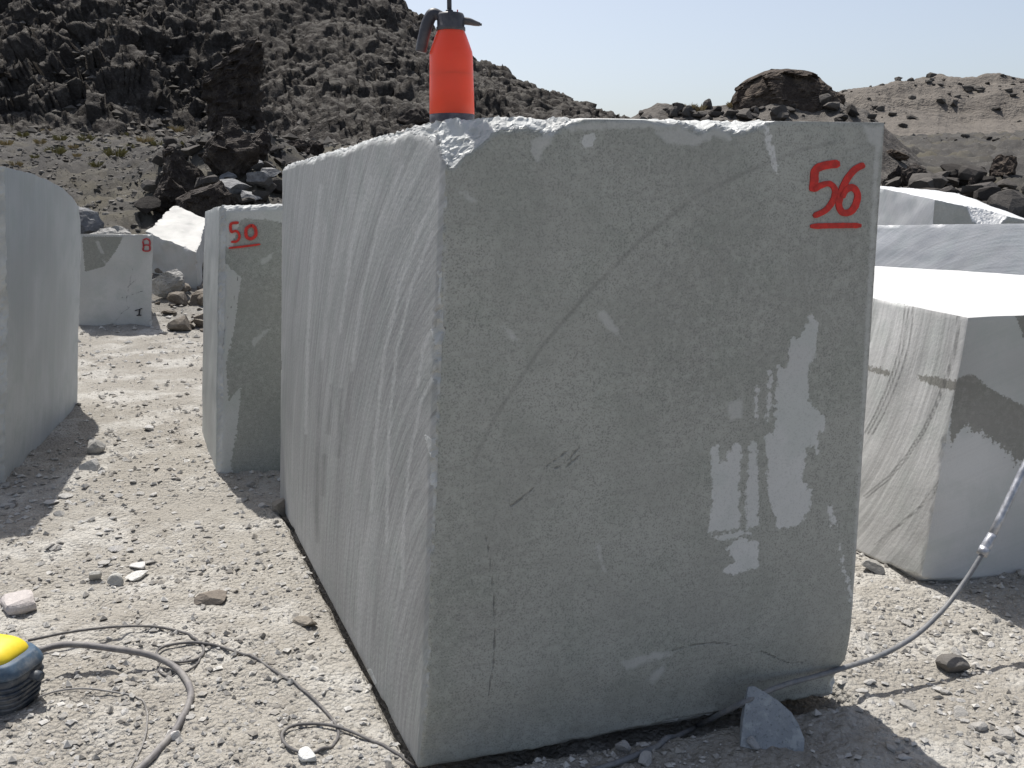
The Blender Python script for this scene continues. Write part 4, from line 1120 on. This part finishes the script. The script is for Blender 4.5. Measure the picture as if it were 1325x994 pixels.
# ------------------------------------------------------------------ power tool at the left edge
M['yellow'] = plain('yellow_plastic', (0.80, 0.60, 0.03), 0.45, vary=0.06, scale=20, bump=0.03, dusty=0.10)
M['blue'] = plain('blue_plastic', (0.06, 0.10, 0.15), 0.5, vary=0.25, scale=25, dusty=0.5)
M['navy'] = plain('dark_blue_plastic', (0.035, 0.048, 0.068), 0.55, vary=0.25, scale=25, dusty=0.40)
tp = G(24, 912)
tp[2] = gz(tp[0], tp[1])
T = empty('power_tool', tp); T.rotation_euler = (0, 0, math.radians(-12))
tag(T, 'dusty blue motor housing with yellow cap lying at the left edge', 'power tool')
hw = 0.30
def tool_shell(name, z0, z1, xr0, xr1, yr0, yr1, mat, parent, n=40, m=9, bul=0.0, top=False):
    V = []
    th = np.linspace(0, 2 * np.pi, n, endpoint=False)
    c, s = np.cos(th), np.sin(th); e = 0.5
    c = np.sign(c) * np.abs(c) ** e; s = np.sign(s) * np.abs(s) ** e
    for t in np.linspace(0, 1, m):
        if top: k = math.sqrt(max(0, 1 - (t * 0.97) ** 2)); rx, ry = xr0 * (0.25 + .75 * k), yr0 * (0.25 + .75 * k)
        else: k = 1 + bul * math.sin(math.pi * t); rx, ry = (xr0 + (xr1 - xr0) * t) * k, (yr0 + (yr1 - yr0) * t) * k
        V += [(rx * a - 0.10, ry * b, z0 + (z1 - z0) * t) for a, b in zip(c, s)]
    V += [(-0.10, 0, z0), (-0.10, 0, z1)]
    T_ = []
    for i in range(m - 1):
        for j in range(n):
            k = (j + 1) % n; T_ += [(i * n + j, i * n + k, (i + 1) * n + k), (i * n + j, (i + 1) * n + k, (i + 1) * n + j)]
    for j in range(n):
        k = (j + 1) % n; T_ += [(m * n, k, j), (m * n + 1, (m - 1) * n + j, (m - 1) * n + k)]
    return link(name, mesh_np(name, V, T_, True), mat, parent)
hb = tool_shell('housing', 0.0, 0.135, 0.128, 0.160, 0.075, 0.092, M['navy'], T, bul=0.02)
tool_shell('upper_shell', 0.133, 0.172, 0.163, 0.140, 0.095, 0.085, M['blue'], T, bul=0.03)
tool_shell('yellow_cap', 0.168, 0.215, 0.122, 0.1, 0.076, 0.06, M['yellow'], T, top=True)
for i, z in enumerate((0.030, 0.048, 0.066, 0.084, 0.102)):
    kx = 0.128 + (0.032) * z / 0.135; ky = 0.075 + 0.017 * z / 0.135
    th = np.radians(np.linspace(-115, 65, 28)); c, s = np.cos(th), np.sin(th)
    c = np.sign(c) * np.abs(c) ** .5; s = np.sign(s) * np.abs(s) ** .5
    tube('vent_rib', [np.array([(kx * 1.03) * a - .1, (ky * 1.03) * b, z]) for a, b in zip(c, s)], .0042, M['navy'], T, 8, base=(0, 0, 0), smooth_n=1)
bevel_box('rating_plate', (0.05, 0.004, 0.026), M['ink'], T, (-0.045, -0.097, 0.118), (0.1, 0, 0), .0015, 2)
tube('cable_gland', [np.array([.035, .01, .11]), np.array([.085, .012, .105])], [.019, .014], M['navy'], T, 12, base=(0, 0, 0), smooth_n=3)
tube('strap', [np.array([-.02, -.095, .10]), np.array([-.008, -.108, .06]), np.array([.012, -.108, .03]), np.array([.05, -.085, .018]), np.array([.055, -.03, .02])], .003, M['wire'], T, 8, base=(0, 0, 0))

# ------------------------------------------------------------------ loose stones
quads = [QUAD56]
def free(x, y, m=0.03):
    if in_quad(np.array([x]), np.array([y]), QUAD56, m)[0] > 0: return False
    px, py = proj(np.array([x, y, 0.0]))
    return True
named = [(22, 790, 48, 15, 'pinkish angular rock on the ground above the yellow cap', (0.50, 0.46, 0.44)), (124, 585, 22, 16, 'grey stone near the tip of the left block shadow', (0.36, 0.35, 0.33)),
         (117, 609, 24, 12, 'pale flat stone just inside the left block shadow', (0.42, 0.41, 0.39)), (151, 754, 19, 13, 'rounded pale stone with a white chip beside it', (0.44, 0.43, 0.40)),
         (124, 748, 14, 11, 'small pale stone left of the rounded pale stone', (0.44, 0.43, 0.40)), (177, 746, 26, 8, 'flat white stone chip lying mid ground', (0.66, 0.65, 0.62)),
         (1232, 864, 34, 18, 'dark flat stone on the sunlit ground at right', (0.15, 0.14, 0.13)), (227, 957, 13, 11, 'round white pebble touching the thick cable', (0.62, 0.60, 0.57)),
         (398, 990, 24, 12, 'white angular stone by the cord coil at the bottom', (0.66, 0.66, 0.64)), (1128, 742, 26, 14, 'grey stone under the edge of the stained block', (0.30, 0.29, 0.27)),
         (805, 975, 18, 14, 'grey lump in the shade below the biggest block', (0.33, 0.32, 0.31)), (974, 974, 16, 14, 'pale lump at the foot of the leaning shard', (0.36, 0.36, 0.36)),
         (835, 990, 20, 16, 'pale stone in the shade at the bottom edge', (0.42, 0.41, 0.40)), (362, 664, 26, 20, 'brown clod against the far foot of the biggest block', (0.27, 0.245, 0.21)),
         (484, 868, 14, 18, 'small brown clod against the foot of the biggest block', (0.30, 0.27, 0.24)), (274, 780, 36, 10, 'dark brown clod in the middle of the left ground', (0.23, 0.20, 0.17)),
         (395, 815, 30, 11, 'brown clod beside the biggest block in pale dust', (0.28, 0.25, 0.21)), (180, 735, 20, 6, 'thin white flake behind the flat white chip', (0.6, 0.59, 0.57))]
for i, (px, py, w, h, lb, colr) in enumerate(named):
    p = G(px, py); p[2] = gz(p[0], p[1]); kk = np.linalg.norm(p - [0, 0, H]) / F
    o = rock('loose_stone', rock_mat('stone_%s' % lb.split()[0], sc(colr, .85), colr, sc(colr, 1.1), 12, sc(colr, 1.1), .3, .5, .01), p, (w * kk, w * kk * .8, h * kk * 1.15), 600 + i, 3, random.uniform(-.5, .5), 0.15, 8, 0.05)
    tag(o, lb, 'stone')
protos = []
for i in range(14):
    V, T_ = rock_verts(2, 900 + i, 11, 0.02); V[:, 2] -= 0.25
    mm = mesh_np('loose_stone', V, T_, False); mm.materials.append(M['stone']); protos.append(mm)
def scatter(n, pxr, pyr, size, label, group, name='loose_stone', mats=None, avoid=None, cat='stone', flat=(.3, .55)):
    pr_ = [(random.uniform(*pxr), random.uniform(*pyr)) for _ in range(n * 4)]
    pr_ = [q for q in pr_ if not (avoid and avoid(*q))]
    if pyr[0] >= 430:
        P = np.array([G(*q) for q in pr_]); P = P[in_quad(P[:, 0], P[:, 1], QUAD56, 0.02) < 0][:n]
        P[:, 2] = gh(P[:, 0], P[:, 1])
    else: P = hits(*zip(*pr_[:n]))
    for p in P:
        s = random.choice(size) * random.uniform(.7, 1.25)
        o = bpy.data.objects.new(name, (mats or protos)[random.randrange(len(mats or protos))])
        C.objects.link(o)
        o.location = p
        o.scale = (s, s * random.uniform(.6, 1), s * random.uniform(*flat))
        o.rotation_euler = (random.uniform(-.25, .25), random.uniform(-.25, .25), random.uniform(0, 6.28))
        tag(o, label, cat, group)
lblk = lambda px, py: (px < 105 and py < 625 - px) or (265 < px < 372 and py < 618)
scatter(95, (0, 540), (500, 740), [.022, .03, .03, .045, .06], 'small pale angular stone on the left ground between the blocks', 'stones on the left ground', avoid=lambda a, b: lblk(a, b) or (a > 362 and b < 650 + 1.88 * (a - 362)))
scatter(95, (0, 540), (740, 994), [.012, .016, .02, .03], 'small pale stone chip on the ground around the cables', 'stone chips around the cables', avoid=lambda a, b: a > 380 and b < 650 + 1.88 * (a - 362))
scatter(85, (1105, 1325), (730, 994), [.014, .02, .028, .04], 'small stone on the ground below the stained right block', 'stones on the right ground', avoid=lambda a, b: False)
protos_b = []
for i in range(8):
    V, T_ = rock_verts(2, 1300 + i, 12, 0.05); V[:, 2] -= 0.2
    mm = mesh_np('rubble_rock', V, T_, False); mm.materials.append(M['brownrock']); protos_b.append(mm)
scatter(55, (198, 268), (330, 430), [.06, .09, .12, .2, .28], 'brown rubble rock heaped behind the narrow number 50 block', 'brown rubble rocks', 'rubble_rock', protos_b, cat='rock', flat=(.4, .8))
protos_r = []
for i in range(10):
    V, T_ = rock_verts(2, 1500 + i, 12, 0.05); V[:, 2] -= 0.2
    mm = mesh_np('rubble_rock', V, T_, False); mm.materials.append(M['rubble']); protos_r.append(mm)
scatter(90, (1145, 1325), (236, 290), [.15, .25, .3, .5, .7], 'dark rubble rock strewn beyond the farthest right block', 'dark rubble rocks on the right', 'rubble_rock', protos_r, cat='rock', flat=(.4, .8))
scatter(85, (190, 420), (180, 290), [.15, .25, .3, .45], 'dark rubble rock strewn around the foot of the pillar', 'dark rubble rocks on the bank', 'rubble_rock', protos_r, cat='rock', flat=(.4, .8))
scatter(68, (822, 1140), (138, 165), [.12, .2, .3, .45], 'dark rubble rock on the skyline around the big rounded boulder', 'rubble rocks on the skyline', 'rubble_rock', protos_r, cat='rock', flat=(.4, .8))

# gravel and scree: uncountable
def chips(name, mat, XY, size, zf, label, cat, fine=True):
    n = len(XY)
    O, Tq = ico(1) if fine else (np.array([[1,0,0],[-1,0,0],[0,1,0],[0,-1,0],[0,0,1],[0,0,-1]], float), np.array([[0,2,4],[2,1,4],[1,3,4],[3,0,4],[2,0,5],[1,2,5],[3,1,5],[0,3,5]]))
    K = len(O)
    V = O[None] * (1 + rng.uniform(-.35, .25, (n, K, 1))) + rng.uniform(-.25, .25, (n, K, 3))
    V[:, :, 2] *= rng.uniform(.4, .8, (n, 1))
    a = rng.uniform(0, 6.28, n); ca, sa = np.cos(a)[:, None], np.sin(a)[:, None]
    X = V[:, :, 0] * ca - V[:, :, 1] * sa; Y_ = V[:, :, 0] * sa + V[:, :, 1] * ca * 0.8
    V = np.stack([X, Y_, V[:, :, 2]], -1) * (size / 2)[:, None, None]
    z = zf(XY[:, 0], XY[:, 1])
    V += np.concatenate([XY, (z + size * 0.12)[:, None]], 1)[:, None, :]
    T_ = (Tq[None] + (np.arange(n) * K)[:, None, None]).reshape(-1, 3)
    m = mesh_np(name, V.reshape(-1, 3), T_, False, {'tone': np.repeat(rng.uniform(0, 1, n), K)})
    o = link(name, m, mat); stuff(o, label, cat)
def polar_xy(n, a0, a1, d0, d1, p=1.0):
    a = rng.uniform(a0, a1, n); d = d0 * (d1 / d0) ** (rng.uniform(0, 1, n) ** p)
    return np.stack([a * d, d], 1), d
XY, d = polar_xy(60000, -0.72, 0.74, 1.7, 13)
keep = in_quad(XY[:, 0], XY[:, 1], QUAD56, 0.01) < 0
dens = fbm(XY[:, 0] * 1.1, XY[:, 1] * 1.1, 0, 4, 60, 0.6)
keep &= dens > rng.uniform(-.6, .22, len(XY))
XY, d = XY[keep], d[keep]
chips('gravel', M['gravel'], XY, (0.004 + 0.020 * rng.uniform(0, 1, len(d)) ** 5) * (0.75 + 0.25 * d), lambda x, y: gh(x, y), 'pale gravel and stone crumbs covering the quarry ground', 'gravel', False)
XY, d = polar_xy(22000, -0.62, 0.10, 49, 108)
keep = (mt(XY[:, 0], XY[:, 1]) > 2) & (fbm(XY[:, 0] * .15, XY[:, 1] * .15, 0, 3, 8) > rng.uniform(-.5, .3, len(XY)))
XY, d = XY[keep], d[keep]
chips('scree', M['scree'], XY, 0.12 + 0.8 * rng.uniform(0, 1, len(d)) ** 6, lambda x, y: np.maximum(mt(x, y), gh(x, y)) + 0.05, 'loose dark rocks scattered over the mountain side', 'scree', False)
XY, d = polar_xy(9000, 0.30, 0.62, 35, 165)
keep = fbm(XY[:, 0] * .09, XY[:, 1] * .05, 0, 4, 18, 0.7) > rng.uniform(.02, .5, len(XY))
XY, d = XY[keep], d[keep]
chips('hill_scree', M['scree'], XY, (0.08 + 1.2 * rng.uniform(0, 1, len(d)) ** 6) * d / 100, lambda x, y: terr(x, y), 'loose dark rocks scattered over the right hill', 'scree')
XY, d = polar_xy(20000, -0.62, -0.18, 14, 56)
keep = fbm(XY[:, 0] * .22, XY[:, 1] * .22, 0, 4, 28, 0.65) > rng.uniform(-.25, .4, len(XY))
XY, d = XY[keep], d[keep]
chips('slope_scree', M['slopescree'], XY, (0.06 + 0.34 * rng.uniform(0, 1, len(d)) ** 6) * d / 45, lambda x, y: terr(x, y), 'loose stones on the slope below the mountain', 'scree')

# ------------------------------------------------------------------ dry tufts on the slope
M['tuft'] = plain('dry_grass', (0.21, 0.19, 0.085), 0.9, vary=0.3, scale=8, spec=0.1)
M['straw'] = plain('straw_grass', (0.33, 0.27, 0.15), 0.9, vary=0.3, scale=8, spec=0.1)
def tuft_mesh(seed, mat):
    r = np.random.default_rng(seed); V, T_ = [], []
    for i in range(110):
        a = r.uniform(0, 6.28); rr_ = 0.42 * math.sqrt(r.uniform()); x, y = rr_ * math.cos(a), rr_ * math.sin(a)
        h = r.uniform(.35, .9) * (1 - rr_ * 0.9); ln = r.uniform(.1, .45); w = r.uniform(.02, .05); b = r.uniform(0, 3.14)
        o = len(V); dx, dy = w * math.cos(b), w * math.sin(b)
        V += [(x - dx, y - dy, -0.05), (x + dx, y + dy, -0.05), (x + ln * .5 * math.cos(a), y + ln * .5 * math.sin(a), h * .7), (x + ln * math.cos(a), y + ln * math.sin(a), h)]
        T_ += [(o, o + 1, o + 2), (o + 1, o + 3, o + 2)]
    m = mesh_np('dry_shrub', V, T_, False); m.materials.append(mat); return m
tm = [tuft_mesh(i, M['tuft'] if i < 3 else M['straw']) for i in range(5)]
spots = [(150, 206, 22), (72, 199, 20), (125, 216, 14), (20, 216, 14), (188, 186, 18), (78, 182, 14), (112, 184, 16), (30, 178, 12), (52, 186, 12), (228, 172, 16), (205, 190, 14), (140, 190, 10), (170, 194, 10), (8, 190, 14), (95, 192, 10), (240, 190, 10), (12, 170, 12), (160, 178, 10), (60, 172, 10), (100, 205, 9), (45, 205, 9),
         (390, 115, 12), (498, 153, 10), (455, 120, 8), (430, 140, 8), (350, 120, 8), (470, 60, 8), (410, 60, 9)]
for i, (px, py, w) in enumerate(spots):
    p = hit(px, py); s = w * p[1] / F
    o = bpy.data.objects.new('dry_shrub', tm[i % 5]); C.objects.link(o)
    o.location = p; o.scale = (s, s, s * .75); o.rotation_euler = (0, 0, random.uniform(0, 6.28))
    if i < 21: tag(o, 'small yellowish dry shrub on the slope at the foot of the dark cliff', 'shrub', 'dry shrubs on the left slope')
    else: tag(o, 'small dry shrub growing high among the mountain rocks', 'shrub', 'dry shrubs on the mountain')
for i, (px, py, w) in enumerate([(890, 141, 16), (905, 140, 14), (948, 136, 12)]):
    p = hit(px, py + 4); s = w * p[1] / F
    o = bpy.data.objects.new('grass_tuft', tm[3 + i % 2]); C.objects.link(o); o.location = p; o.scale = (s, s, s * .9)
    tag(o, 'straw coloured grass tuft on the skyline left of the big boulder', 'grass tuft', 'grass tufts on the skyline')
